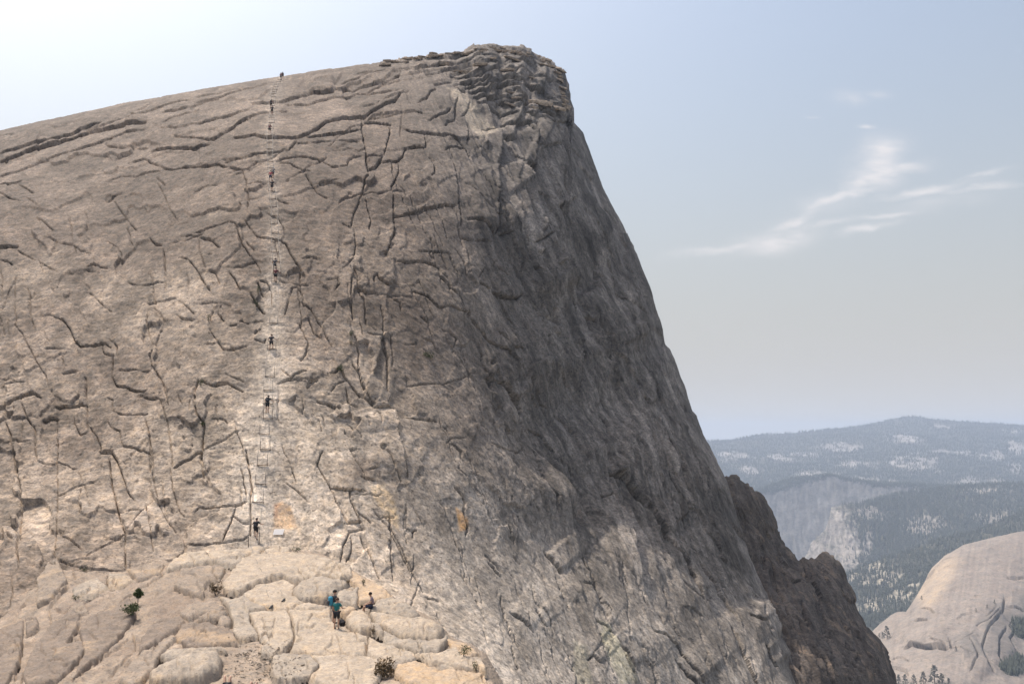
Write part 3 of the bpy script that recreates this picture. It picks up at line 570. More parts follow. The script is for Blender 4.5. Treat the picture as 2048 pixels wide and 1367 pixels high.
# stone colour plus painted light and shade (clean cream granite, brown weathering skin, grey lichen)
def mixc(c, w, k): return c * (1 - w[..., None]) + np.array(k) * w[..., None]
C = np.ones(PX.shape + (3,)) * np.array((.26, .202, .152))
skin_dim = smooth(fbm(P3 * .06 + 90, 5, gain=.6) + .75 * smooth(520 - PY, -150, 250), -.3, .4)  # weathering skin, made denser up the wall to offset brighter light there
C = mixc(C, .92 * skin_dim, (.142, .106, .080))
C = mixc(C, .85 * w_right, (.155, .134, .115))  # lichen grey, darkened further to paint in the shoulder's shade
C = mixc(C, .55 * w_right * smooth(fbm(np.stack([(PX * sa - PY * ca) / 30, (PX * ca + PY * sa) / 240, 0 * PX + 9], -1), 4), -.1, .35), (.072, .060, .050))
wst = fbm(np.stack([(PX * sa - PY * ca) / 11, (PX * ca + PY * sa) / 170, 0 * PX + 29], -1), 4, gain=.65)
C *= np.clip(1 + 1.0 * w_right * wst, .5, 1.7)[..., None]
C = mixc(C, .95 * smooth(PX - 760, 0, 150) * smooth(PY - .55 * (PX - 900), 780, 1180), (.315, .267, .218))  # apron colour lightened, painting in stronger light on the gentler slope
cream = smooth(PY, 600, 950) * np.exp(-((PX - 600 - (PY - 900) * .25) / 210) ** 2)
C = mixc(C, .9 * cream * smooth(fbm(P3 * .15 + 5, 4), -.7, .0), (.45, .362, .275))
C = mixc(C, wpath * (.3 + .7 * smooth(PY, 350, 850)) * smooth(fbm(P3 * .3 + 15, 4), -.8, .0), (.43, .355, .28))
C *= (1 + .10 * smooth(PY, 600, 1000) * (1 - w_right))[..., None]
blot = fbm(P3 * .16 + 640, 5, gain=.62)
C *= np.clip(1 + .75 * blot, .55, 1.6)[..., None]
st = fbm(np.stack([P3[..., 0] * .5, P3[..., 1] * .06, P3[..., 2] * .06], -1) + 200, 4)
C *= (1 + .28 * st)[..., None]
grain = fbm(np.stack([P3[..., 0] * .8, P3[..., 1] * 2.2, P3[..., 2] * 2.2], -1) + 300, 4, gain=.7) * (1 - w_right) + w_right * fbm(np.stack([TS / 5, TL / 26, 0 * PX + 71], -1), 4, gain=.75)
C *= np.clip(1 + .62 * grain, .35, 1.8)[..., None]
salt = fbm(P3 * 3.2 + 410, 2, gain=.8)
C *= np.clip(1 + (.28 + .25 * w_right) * salt, .4, 1.7)[..., None]
for poly, k, w in [([(548, 1008), (566, 1004), (580, 1010), (596, 1056), (545, 1058)], (.46, .30, .175), .8), ([(547, 1008), (560, 1008), (556, 1036), (548, 1036)], (.36, .20, .12), .7),
                   ([(735, 968), (770, 965), (795, 1010), (800, 1060), (770, 1030)], (.58, .42, .26), .75), ([(912, 1010), (935, 1035), (938, 1060), (920, 1060)], (.5, .28, .12), .85),
                   ([(1200, 1236), (1225, 1250), (1270, 1330), (1290, 1367), (1240, 1367), (1210, 1300)], (.30, .28, .16), .35), ([(1150, 1275), (1175, 1290), (1190, 1367), (1160, 1367)], (.30, .28, .18), .3),
                   ([(890, 170), (930, 180), (1000, 260), (960, 280)], (.42, .34, .25), .5)]:
    C = mixc(C, w * smooth(sdist(PX, PY, poly) + 5 * fbm(P3 * .8, 3), -3, 5), k)
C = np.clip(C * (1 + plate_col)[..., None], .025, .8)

# hidden far side: carry the rim back so that the dome is a body and not a shell
rimP, rimI = PD[:, 0], Pb[:, 3] - Pb[:, 0]
rdir = rimP / np.linalg.norm(rimP, axis=1)[:, None]
inw = Pb[:, 40] - Pb[:, 0]; inw -= (inw * rdir).sum(1)[:, None] * rdir
inw /= np.linalg.norm(inw, axis=1)[:, None] + 1e-9
Ls = np.array([70, 40, 22, 12, 6, 3, 1.2])
back = np.stack([rimP + rdir * l + inw * (.12 * l + .006 * l * l) for l in Ls], 1)
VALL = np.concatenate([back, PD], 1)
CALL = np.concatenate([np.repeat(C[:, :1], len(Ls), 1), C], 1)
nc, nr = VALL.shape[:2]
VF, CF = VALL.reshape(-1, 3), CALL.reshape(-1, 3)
QF = grid_quads(nc, nr)
fpx = np.concatenate([np.full((nc, len(Ls)), -999.), PX], 1).reshape(-1)[QF].mean(1)
fpy = np.concatenate([np.full((nc, len(Ls)), -999.), PY], 1).reshape(-1)[QF].mean(1)
# exfoliation plates that can be told apart: each is a part of its own
PLATES = parse('''
J 0: 1205 180 1260 125 1400 115 1412 122 1445 300 1370 335 1160 340 1135 360 1210 220 ; J 0: 1150 350 1370 342 1345 430 1300 530 1200 555 1080 545 1085 430 ; B 0: 370 285 440 310 490 380 520 450 560 490 640 480 720 460 760 490 770 250 600 200 440 210
B 0: 775 545 775 690 800 745 850 765 900 785 990 805 1020 700 1030 620 1010 540 800 480 ; B 0: 780 870 850 960 1020 962 1000 860 900 800 800 760 ; B 0: 850 1185 930 1200 1030 1230 1020 970 860 970 770 1010 840 1080
C 0: 1130 630 1310 640 1285 730 1250 850 1130 865 1105 700 ; C 0: 1130 870 1245 855 1225 900 1150 935 ; C 0: 730 735 800 690 850 645 960 620 1090 605 1095 680 1000 700 900 720 ; E 0: 375 795 410 720 500 700 515 795 430 793
E 0: 240 880 265 750 330 670 400 700 370 760 368 820 330 880 ; E 0: 305 1275 300 1060 390 850 500 800 560 920 690 900 730 1190 620 1185 500 1205 420 1245 ; Fx 0: 320 120 460 95 640 40 740 60 755 240 640 330 400 330 320 260
B 0: 400 735 520 670 580 690 585 880 505 872 440 878 380 890 ; J 0: 350 10 590 20 640 60 660 230 700 380 730 470 500 600 360 490 ; J 0: 370 500 490 590 600 560 725 480 735 690 580 692 420 668 362 630
K 0: 690 85 715 10 800 10 960 150 965 225 850 222 760 212 ; K 0: 775 240 880 250 940 410 865 420 800 320 ; K 0: 540 1050 600 1030 780 1030 ; D 0: 1060 660 1100 655 1240 740 1290 1100 1210 1185 1150 1130 1110 1030 1090 900 1110 830
D 0: 1215 1200 1310 1215 1335 1330 1330 1480 1260 1400 ; B 0: 1400 740 1560 745 1665 800 1700 950 1560 1100 1450 950 ; C 0: 540 895 600 875 700 870 790 885 860 915 770 960 700 945 600 902
''')
dome = link('granite_dome', None, kind='structure')
owner = np.zeros(len(QF), int)
for k, (_, poly) in enumerate(PLATES):
    owner[inside(fpx, fpy, poly) & (owner == 0)] = k + 1
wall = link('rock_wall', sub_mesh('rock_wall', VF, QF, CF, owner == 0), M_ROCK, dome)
for k in range(1, len(PLATES) + 1):
    if (owner == k).sum() > 20:
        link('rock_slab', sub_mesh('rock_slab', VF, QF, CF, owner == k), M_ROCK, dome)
# picking points on the finished wall
_ppx, _ppy = project(PD.reshape(-1, 3)); _pf = PD.reshape(-1, 3)
def on_wall(px, py):
    d = np.hypot(_ppx - px, _ppy - py)
    c = np.where(d < max(3.0, d.min() + .5))[0]
    return _pf[c[np.argmin(_pf[c, 1])]].copy()
def wall_base(px, py):
    return at(px, py, tps_eval(DOME, np.array([px]), np.array([py]))[0])

# ------------------------------------------------------------------ loose layered slabs of the summit cap
def slab_mesh(name, sx, sy, sz, seed, n=9):
    r = np.random.default_rng(seed)
    a = np.sort(np.linspace(0, 2 * math.pi, n, endpoint=False) + r.uniform(-.25, .25, n))
    rad = r.uniform(.75, 1.1, n)
    ring = np.stack([np.cos(a) * rad * sx, np.sin(a) * rad * sy], 1)
    V, Fc = [], []
    for s, z in ((.9, -.5), (1.0, -.15), (1.0, .3), (.9, .5)):
        for k in range(n):
            V.append((ring[k, 0] * s + r.normal(0, .02 * sx), ring[k, 1] * s + r.normal(0, .02 * sy), (z + r.normal(0, .07)) * sz))
    for l in range(3):
        for k in range(n):
            Fc.append((l * n + k, l * n + (k + 1) % n, (l + 1) * n + (k + 1) % n, (l + 1) * n + k))
    Fc.append(tuple(range(3 * n, 4 * n))); Fc.append(tuple(reversed(range(n))))
    me = bpy.data.meshes.new(name); me.from_pydata([tuple(map(float, v)) for v in V], [], Fc); me.update()
    a_ = me.color_attributes.new('Col', 'FLOAT_COLOR', 'POINT')
    base = np.array((.30, .235, .178)) * r.uniform(.75, 1.4)
    c = np.ones((len(V), 4), np.float32); c[:, :3] = base
    a_.data.foreach_set('color', c.ravel())
    me.materials.append(M_ROCK)
    return me
slab_lib = [slab_mesh('rock_slab', 1, .7, .35, s) for s in range(10)]
for k in range(118):
    if k < 70:
        x = rng.uniform(770, 1128); y = np.interp(x, SKY_TOP[:, 0], SKY_TOP[:, 1]) + rng.uniform(1, 7)
    elif k < 100:
        y = rng.uniform(130, 215); x = np.interp(y, [110, 125, 140, 165, 200, 240], [1075, 1102, 1123, 1127, 1133, 1137]) - rng.uniform(0, 8)
    else:
        x = rng.uniform(860, 1125); y = np.interp(x, SKY_TOP[:, 0], SKY_TOP[:, 1]) + rng.uniform(6, 110)
        if x < 930 and y > 170: continue
    p = on_wall(x, y)
    s = rng.uniform(.6, 1.9) * (.6 if k < 100 else 1)
    o = link('rock_slab', slab_lib[k % 10], None, dome)
    o.location = p
    o.scale = (s * rng.uniform(.9, 1.7), s * rng.uniform(.8, 1.5), s * rng.uniform(.9, 1.9))
    o.rotation_euler = (rng.normal(.28, .12), rng.normal(.02 + .30 * max(0, (x - 960) / 170), .09), rng.uniform(-.5, .5))

# ------------------------------------------------------------------ dark buttress behind the shoulder
BT = np.array([(1425, 985), (1452, 967), (1464, 965), (1479, 979), (1490, 986), (1509, 992), (1522, 1009), (1532, 1024), (1539, 1047), (1541, 1066), (1551, 1081), (1566, 1101), (1575, 1103), (1592, 1122),
    (1600, 1130), (1623, 1124), (1640, 1122), (1653, 1117), (1668, 1128), (1676, 1137), (1698, 1190), (1717, 1236), (1740, 1270), (1763, 1315), (1789, 1360), (1830, 1440), (1900, 1600)], float)
BUT = tps_fit([(1452, 967, 180), (1540, 1060, 192), (1600, 1130, 200), (1660, 1120, 214), (1500, 1200, 160), (1600, 1367, 132), (1700, 1300, 176), (1780, 1367, 188), (1560, 1250, 150), (1650, 1240, 178), (1900, 1640, 190), (1600, 1640, 110), (1425, 1300, 145)])
bx = np.concatenate([np.arange(1426, 1795, 1.9), np.linspace(1800, 1900, 12)])
bt = np.interp(bx, BT[:, 0], BT[:, 1])
bb = np.maximum(bt + 60, 1390)
By = np.concatenate([bt[:, None] + (bb - bt)[:, None] * np.linspace(0, 1, 190)[None], (bb + 60)[:, None], np.maximum(bb + 90, 1640)[:, None]], 1)
Bx = np.repeat(bx[:, None], By.shape[1], 1)
BY = rim_round(Bx, By, tps_eval(BUT, Bx, By), BT, 34, 10)
Bp = at(Bx, By, BY); Bn = grid_normals(Bp)
B_ED = parse('''
I -12: 800 340 850 480 910 620 960 760 ; I -10: 870 360 930 500 1000 640 1060 800 1090 900 ; I -9: 1030 560 1060 700 1090 830 1150 960 1180 1100 ; I 8: 1110 870 1160 865 ; I -11: 1190 740 1200 900 1240 1000 1300 1180
I -8: 1250 730 1290 880 1350 1010 ; I -9: 1330 710 1380 900 1440 1040 1500 1160 ; I 9: 1380 920 1420 940 1475 940 ; I -9: 1100 1000 1150 1100 1200 1240 1250 1360 ; I -8: 1260 980 1330 1130 1420 1330
I -8: 1180 850 1260 980 ; I 7: 1230 850 1270 960 ; I -7: 1400 1060 1480 1200 1560 1340 ; I -6: 1310 1130 1380 1290 ; I -7: 900 560 960 720 1010 820 ; I -8: 1000 800 1060 960 1120 1150 ; I g6: 1240 900 1300 1060 1370 1240
''')
for _ in range(120):
    x, y = rng.uniform(1450, 1780), rng.uniform(985, 1367)
    a = math.radians(rng.normal(66, 8)); Ln = rng.uniform(15, 70)
    B_ED.append((str(rng.choice([-1, -1, 1]) * rng.uniform(2, 4.5)), np.array([(x + math.cos(a + j) * Ln * t, y + math.sin(a + j) * Ln * t) for t, j in zip(np.linspace(0, 1, 5), rng.normal(0, .09, 5))])))
b0, b1 = at(1660, 1120, 188.), at(1789, 1360, 158.)
bax = (b1 - b0) / np.linalg.norm(b1 - b0)
bl = Bp @ bax; bper = Bp - bl[..., None] * bax
bdisp = apply_edges(Bx, By, B_ED, 1.0) * BY / F + fbm(np.stack([(Bx * .905 - By * .425) / 15, (Bx * .425 + By * .905) / 150, 0 * Bx + 5], -1), 5, gain=.62, ridged=True) * 1.1 + fbm(np.stack([(Bx * .905 - By * .425) / 50, (Bx * .425 + By * .905) / 160, 0 * Bx + 15], -1), 3, ridged=True) * 1.6 + fbm(Bp * .35, 4, gain=.6) * .25 + fbm(Bp * 1.5, 3) * .08
Bd = Bp + Bn * bdisp[..., None]
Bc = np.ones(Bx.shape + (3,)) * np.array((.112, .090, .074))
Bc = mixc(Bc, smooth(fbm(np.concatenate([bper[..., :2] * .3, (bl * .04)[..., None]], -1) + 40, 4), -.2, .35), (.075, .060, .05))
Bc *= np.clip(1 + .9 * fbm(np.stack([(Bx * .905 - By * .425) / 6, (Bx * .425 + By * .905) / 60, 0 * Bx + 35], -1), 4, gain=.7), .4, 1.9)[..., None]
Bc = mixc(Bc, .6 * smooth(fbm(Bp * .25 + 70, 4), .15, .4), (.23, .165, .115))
rd = Bd[:, 0] / np.linalg.norm(Bd[:, 0], axis=1)[:, None]
bk = np.stack([Bd[:, 0] + rd * l + np.array([-.25, 0, -.3]) * l for l in (50, 18, 6, 2)], 1)
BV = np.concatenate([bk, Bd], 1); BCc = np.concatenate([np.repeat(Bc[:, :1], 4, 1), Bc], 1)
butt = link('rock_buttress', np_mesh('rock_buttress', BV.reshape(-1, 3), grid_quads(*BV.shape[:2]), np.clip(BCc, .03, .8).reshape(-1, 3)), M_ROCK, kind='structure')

# ------------------------------------------------------------------ saddle: the near rock shelf at the foot of the wall
SAD_POLY = np.array([(-300, 1290), (0, 1236), (40, 1190), (95, 1135), (180, 1140), (250, 1142), (330, 1115), (420, 1098), (540, 1086), (600, 1096), (650, 1106), (700, 1130), (745, 1160), (770, 1176),
    (786, 1192), (800, 1206), (846, 1228), (875, 1245), (892, 1266), (905, 1276), (940, 1290), (965, 1308), (985, 1340), (1000, 1367), (1060, 1480), (1200, 2300), (-300, 2300)], float)
SADDLE = tps_fit([(-300, 1290, 56), (0, 1236, 57.5), (100, 1132, 64.5), (250, 1140, 63.5), (420, 1097, 68.5), (540, 1086, 70.0), (600, 1096, 68.5), (700, 1130, 62), (790, 1195, 54.5), (880, 1255, 48.5), (960, 1310, 44.5),
    (1000, 1367, 41), (600, 1150, 60.5), (450, 1150, 61), (670, 1250, 50.5), (500, 1250, 50), (300, 1250, 52.5), (150, 1200, 57.5), (0, 1367, 43), (200, 1367, 42.5), (450, 1367, 41), (700, 1367, 41), (500, 1800, 23), (0, 1800, 23), (1000, 1800, 24), (500, 2300, 15), (-300, 2300, 14), (1200, 2300, 16), (-300, 1600, 30), (1060, 1480, 36)])
sx = np.concatenate([np.linspace(-300, -6, 26), np.arange(0, 1012, 2.1), np.linspace(1016, 1200, 20)])
sy = np.concatenate([np.arange(1078, 1374, 2.0), np.linspace(1380, 2300, 60)])
SX, SY = np.meshgrid(sx, sy, indexing='ij')
def saddle_Y(px, py): return tps_eval(SADDLE, px, py)
sdd = sdist(SX, SY, SAD_POLY)
SYd = saddle_Y(SX, SY)
edge_w = smooth(SX - 640, 0, 60)
# the shelf rolls over its right hand edge and drops behind
roll = np.clip(1 - np.clip(sdd, 0, 99) / 9, 0, 1)
SYd = SYd + edge_w * (1.2 * (1 - np.sqrt(np.clip(1 - roll ** 2, 0, 1)))) + np.clip(-sdd, 0, 40) * (.25 + 1.6 * edge_w)
Sp = at(SX, SY, SYd); Sn = grid_normals(at(SX, SY, saddle_Y(SX, SY)))
S_ED = parse('''
J 9: 280 910 330 860 395 780 ; J 6: 215 910 240 760 290 660 ; J g5: 135 1000 125 1160 105 1260 85 1340 ; J 6: 150 1080 225 1040 ; J g4: 285 920 295 1010 ; J 5: 290 915 380 925 470 905 ; J 5: 480 880 560 840 660 830 ; J g4: 560 790 640 810 700 780
J 10: 440 1090 480 1110 500 1170 ; J -7: 480 960 440 1060 390 1130 ; J 6: 780 1060 800 1160 ; J 8: 810 1190 880 1140 1000 1075 1060 1030 ; J -6: 120 1367 200 1150 ; J 5: 450 1320 600 1200 760 1100 ; J 5: 420 1340 560 1180 700 1060 830 990
J 4: 620 1340 700 1240 800 1160 ; J 4: 60 1000 150 880 230 800 ; J 5: 300 720 380 800 ; J g4: 420 670 440 740 ; J g3: 640 720 620 800 ; J 5: 1030 820 1100 800 1200 860 ; J 5: 1150 750 1200 770 1210 800 ; J 4: 700 870 850 790 960 710
''')
sm_ed = apply_edges(SX, SY, S_ED, 1.0)
strk2 = fbm(np.stack([(SX * .52 + SY * .85) / 26, (SX * .85 - SY * .52) / 150, 0 * SX], -1), 5, gain=.6, ridged=True)
wleft = smooth(480 - SX, -60, 120)
Q3 = Sp
sdisp = sm_ed * SYd / F * .9 - .32 + strk2 * .30 * wleft + fbm(Q3 * .35 + 5, 4) * .30 + fbm(Q3 * 1.4 + 9, 4, gain=.6) * (.05 + .09 * wleft) + fbm(Q3 * 5, 3, gain=.6) * (.015 + .035 * wleft)
Sd = Sp + Sn * sdisp[..., None]
Sc = np.ones(SX.shape + (3,)) * np.array((.29, .226, .17))
Sc = mixc(Sc, wleft * .8 * smooth(fbm(Q3 * .25 + 22, 5, gain=.6), -.25, .3), (.225, .17, .13))
Sc = mixc(Sc, .5 * smooth(fbm(Q3 * .5 + 62, 4), .05, .35), (.40, .31, .235))
Sc *= (1 + .35 * fbm(Q3 * 3 + 3, 4, gain=.7))[..., None]
keep = (sdd > -24).reshape(-1)
qs = grid_quads(*SX.shape)
fk = keep[qs].all(1)
saddle = link('saddle_ground', None, kind='structure')
shelf = link('rock_shelf', sub_mesh('rock_shelf', Sd.reshape(-1, 3), qs, np.clip(Sc, .03, .85).reshape(-1, 3), fk), M_SADDLE, saddle)
_spx, _spy = project(Sd.reshape(-1, 3)); _spf = Sd.reshape(-1, 3)

# rounded slabs and boulders bedded on the shelf, each with its own outline
def rock_patch(name, poly, h, wpx, col, seed, lift=0.0, pits=0.0, step=1.9, rough=.05):
    poly = np.asarray(poly, float)
    lo, hi = poly.min(0) - 5, poly.max(0) + 5
    gx, gy = np.meshgrid(np.arange(lo[0], hi[0], step), np.arange(lo[1], hi[1], step), indexing='ij')
    jx = gx + 1.6 * perlin(np.stack([gx / 6, gy / 6, 0 * gx + seed + 7.7], -1)) + 2.8 * perlin(np.stack([gx / 16, gy / 16, 0 * gx + seed], -1)); jy = gy + 1.6 * perlin(np.stack([gx / 6, gy / 6, 0 * gx + seed + 17.7], -1)) + 2.4 * perlin(np.stack([gx / 16, gy / 16, 0 * gx + seed + 40.5], -1))
    d = sdist(jx, jy, poly)
    Y = saddle_Y(gx, gy)
    p = at(gx, gy, Y); n = grid_normals(p)
    t = np.clip(d / wpx, 0, 1)
    prof = np.where(d > 0, np.sqrt(np.clip(1 - (1 - t) ** 2, 0, 1)), d * .35)
    hm = h * np.median(Y) / F
    body = hm * prof * (1 + .35 * fbm(p * .45 + seed, 3)) + np.where(d > 0, 1, 0) * np.minimum(t * 2, 1) * (fbm(p * 1.0 + seed * 3, 4, gain=.55) * .17 + fbm(np.stack([p[..., 0] * 2.2, p[..., 1] * 5, p[..., 2] * 5], -1) + seed, 3, gain=.6, ridged=True) * rough)
    cr = np.random.default_rng(int(seed * 10))
    size = (hi - lo).max()
    if size > 45:
        ce = []
        for _ in range(int(size / 26)):
            c0 = lo + cr.uniform(.1, .9, 2) * (hi - lo); a = cr.choice([cr.normal(.1, .4), cr.normal(1.3, .4)]); ln = cr.uniform(.2, .5) * size
            ce.append(('g%.1f' % cr.uniform(.5, 1.6) if cr.random() < .5 else '%.1f' % cr.uniform(1.5, 4), np.array([c0 + np.array([math.cos(a + b_), math.sin(a + b_)]) * ln * t_ for t_, b_ in zip(np.linspace(0, 1, 6), cr.normal(0, .22, 6))])))
        body = body + apply_edges(gx, gy, ce, 1.0) * Y / F * np.minimum(t * 2, 1)
    if pits: body = body - pits * smooth(fbm(p * 2.2 + 9, 2), .22, .38) * np.minimum(t * 2, 1)
    V = p + n * (body + lift - .12)[..., None]
    c = np.ones(gx.shape + (3,)) * np.array(col)
    c = c * (1 + .22 * fbm(p * .6 + seed * 2, 4) + .25 * fbm(p * 3.5 + seed, 3, gain=.7))[..., None]
    c = mixc(c, .45 * smooth(fbm(p * .35 + seed * 5, 3), .1, .4), (.46, .33, .21))
    q = grid_quads(*gx.shape)
    fm = (d.reshape(-1)[q] > -3.2).all(1)
    return sub_mesh(name, V.reshape(-1, 3), q, np.clip(c, .03, .85).reshape(-1, 3), fm), V.reshape(-1, 3)
CREAM, TANR, ORNG, BRN, PALE = (.385, .31, .235), (.265, .21, .162), (.40, .295, .20), (.205, .16, .125), (.33, .272, .213)
SLABS = parse('''
J 7: 970 700 1010 640 1100 600 1330 590 1590 555 1560 580 1420 625 1200 660 980 705 ; K 9: 130 790 180 720 240 645 320 615 560 605 760 640 880 690 890 740 820 765 700 740 640 760 560 770 490 742 420 752 320 780 230 832 140 825
K 4: 870 690 960 735 1060 790 1130 855 1030 870 990 885 930 890 925 800 880 760 ; K 6: 800 830 880 800 930 800 920 905 800 890 ; K 5: 250 840 330 785 490 755 560 790 540 850 620 890 760 910 760 925 500 930 420 930 330 890
K 6: 110 840 180 870 250 850 400 925 290 945 285 990 340 1080 230 1110 190 1060 190 990 160 900 ; K 6: 290 945 420 932 510 932 548 1050 550 1110 490 1170 430 1170 350 1090 ; K 5: 520 932 760 927 770 1000 860 1042 978 1085 968 1190 760 1195 640 1190 530 1172 560 1100 552 1020
K 5: 985 1085 1070 1130 1250 1175 1260 1220 1050 1215 980 1190 ; K 7: 430 1210 480 1190 640 1200 700 1250 640 1320 540 1350 440 1340 415 1280 ; K 6: 650 1200 960 1197 1040 1222 1060 1300 1000 1390 760 1390 640 1340 705 1260
K 6: 1150 1250 1260 1232 1400 1272 1560 1282 1660 1302 1700 1400 1300 1400 1140 1310 ; K 7: 1260 1180 1400 1182 1500 1150 1530 1200 1650 1220 1680 1290 1500 1265 1340 1240 ; K 4: 1440 1090 1560 1120 1640 1190 1560 1210 1480 1150
K 7: 1075 1060 1180 1098 1310 1114 1410 1102 1450 1074 1450 1110 1390 1180 1250 1170 1070 1130 ; K 4: 430 555 530 560 520 600 400 605 350 600 ; K 5: 60 640 140 630 280 600 260 640 200 680 100 660 ; K 6: 355 1130 410 1120 450 1175 430 1200 360 1190
J 6: 1050 960 1100 900 1250 880 1330 930 1290 950 1180 960 1100 990 ; J 6: 1060 690 1280 675 1320 700 1290 750 1200 790 1190 860 1080 830 1020 800 ; J 8: 220 760 290 660 340 640 395 770 290 880 215 910
J 6: 130 1320 200 1150 280 1040 420 930 475 960 440 1060 390 1130 480 1120 500 1170 350 1340 160 1380 ; J 6: -10 1050 120 980 140 1000 120 1160 110 1240 30 1390 -10 1390 ; J 5: 145 970 210 970 230 1030 150 1080
J 7: 460 1060 520 980 760 860 800 950 700 1100 480 1300 420 1340 490 1200 480 1110 ; J 6: 810 1190 830 1100 900 1000 1050 965 1090 1000 1000 1070 880 1140 ; J 6: 700 1340 760 1250 830 1180 1000 1080 1040 1100 940 1190 900 1280 780 1390
J 6: 1015 1090 1060 1040 1070 1020 1220 1008 1370 1060 1390 1130 1100 1160 1060 1130 ; J 4: 400 920 480 880 520 940 460 960 ; J 4: 420 800 560 740 640 800 560 850 440 860 ; J 4: 640 720 740 720 790 760 700 800 630 790 ; J 5: 740 690 960 660 940 720 810 760
K 5: 1350 1215 1340 1240 1500 1268 1450 1240 ; K 5: 1050 1215 1250 1185 1265 1228 1150 1250 1060 1245
''')
cols = [CREAM, CREAM, ORNG, PALE, CREAM, PALE, CREAM, CREAM, CREAM, PALE, CREAM, ORNG, CREAM, ORNG, PALE, CREAM, PALE, PALE, TANR, TANR, TANR, BRN, BRN, BRN, BRN, BRN, TANR, BRN, TANR, PALE, PALE, TANR, CREAM, PALE]
ALLP = []
for k, (h, poly) in enumerate(SLABS):
    wpx = min(3.5, .1 * (poly.max(0) - poly.min(0)).min() + 2.5)
    poly = poly.mean(0) + (poly - poly.mean(0)) * 1.005
    dark = cols[k] in (BRN, TANR)
    me, v = rock_patch('rock_slab', poly, float(h) * 1.0, wpx, cols[k], k * 1.7 + 3, rough=.07 if dark else .03)
    link('rock_slab', me, M_SADDLE, saddle)
    ALLP.append(v)
BOULDERS = parse('''
K 15: 540 820 600 772 700 748 830 770 885 790 860 800 790 850 740 880 620 885 550 860 ; K 9: 990 920 1040 880 1110 865 1180 880 1260 930 1285 965 1240 985 1130 965 1000 945 ; K 14: 985 950 1010 950 1130 970 1240 992 1290 978 1400 1020 1430 1060 1400 1100 1310 1110 1180 1095 1090 1050 1020 1010
K 14: 855 985 890 950 960 950 1000 1000 1010 1050 940 1065 870 1045 ; K 9: 1000 1020 1060 1020 1080 1080 1010 1075 ; K 9: 820 920 910 925 915 945 860 965 820 960 ; J 24: 870 1330 920 1290 1050 1230 1180 1195 1270 1190 1300 1230 1290 1290 1180 1340 1000 1372 880 1360
J 10: 935 1210 980 1180 1120 1165 1300 1160 1330 1175 1200 1195 1080 1210 960 1235 ; J 10: 1160 990 1230 950 1330 945 1335 965 1290 990 1200 1005 ; J 9: 1265 1025 1300 985 1350 980 1355 1025 1300 1040 ; K 6: 290 600 320 590 360 600 350 622 300 620
J 7: 1310 510 1350 480 1380 500 1370 530 1320 545 ; J 7: 1300 545 1320 530 1350 535 1340 558 1310 560
''')
BL = ['smooth flat oval boulder behind the two people standing on the saddle', 'pale boulder with a pitted top beside the sitting person', 'long rounded boulder just below the pitted boulder, at the right of the saddle',
      'squat cream boulder between the standing pair and the long boulder', 'small round stone wedged under the long boulder', 'orange stained flat stone behind the person in the teal shirt',
      'big pale boulder with dark pits at the bottom edge of the picture', 'thin curved slab lying above the big pale boulder', 'flat lens shaped stone left of the saddle, upper of two',
      'small rounded stone left of the saddle, right of the lens shaped stone', 'small stone under the cables at the lip of the pale ledge', 'small pinkish stone at the foot of the wall left of the cables', 'little white stone at the foot of the wall, lowest left of the cables']
bc = [PALE, PALE, CREAM, CREAM, PALE, ORNG, PALE, PALE, TANR, TANR, PALE, (.5, .37, .28), (.55,.48,.41)]
for k, (h, poly) in enumerate(BOULDERS):
    wpx = max(5, .5 * (poly.max(0) - poly.min(0)).min())
    me, v = rock_patch('boulder', poly, float(h) * .95, wpx, bc[k], 60 + k * 2.3, lift=.12, pits=.22 if k in (1,) else .0, rough=.05)
    if k == 2 or k == 1: pass
    link('boulder', me, M_SADDLE, None, label=BL[k], category='boulder', group='loose boulders on the saddle')
    ALLP.append(v)
_allv = np.concatenate([_spf] + ALLP); _apx, _apy = project(_allv)
def on_saddle(px, py):
    d = np.hypot(_apx - px, _apy - py)
    c = np.where(d < max(2.5, d.min() + .4))[0]
    return _allv[c[np.argmin(_allv[c, 1])]].copy()

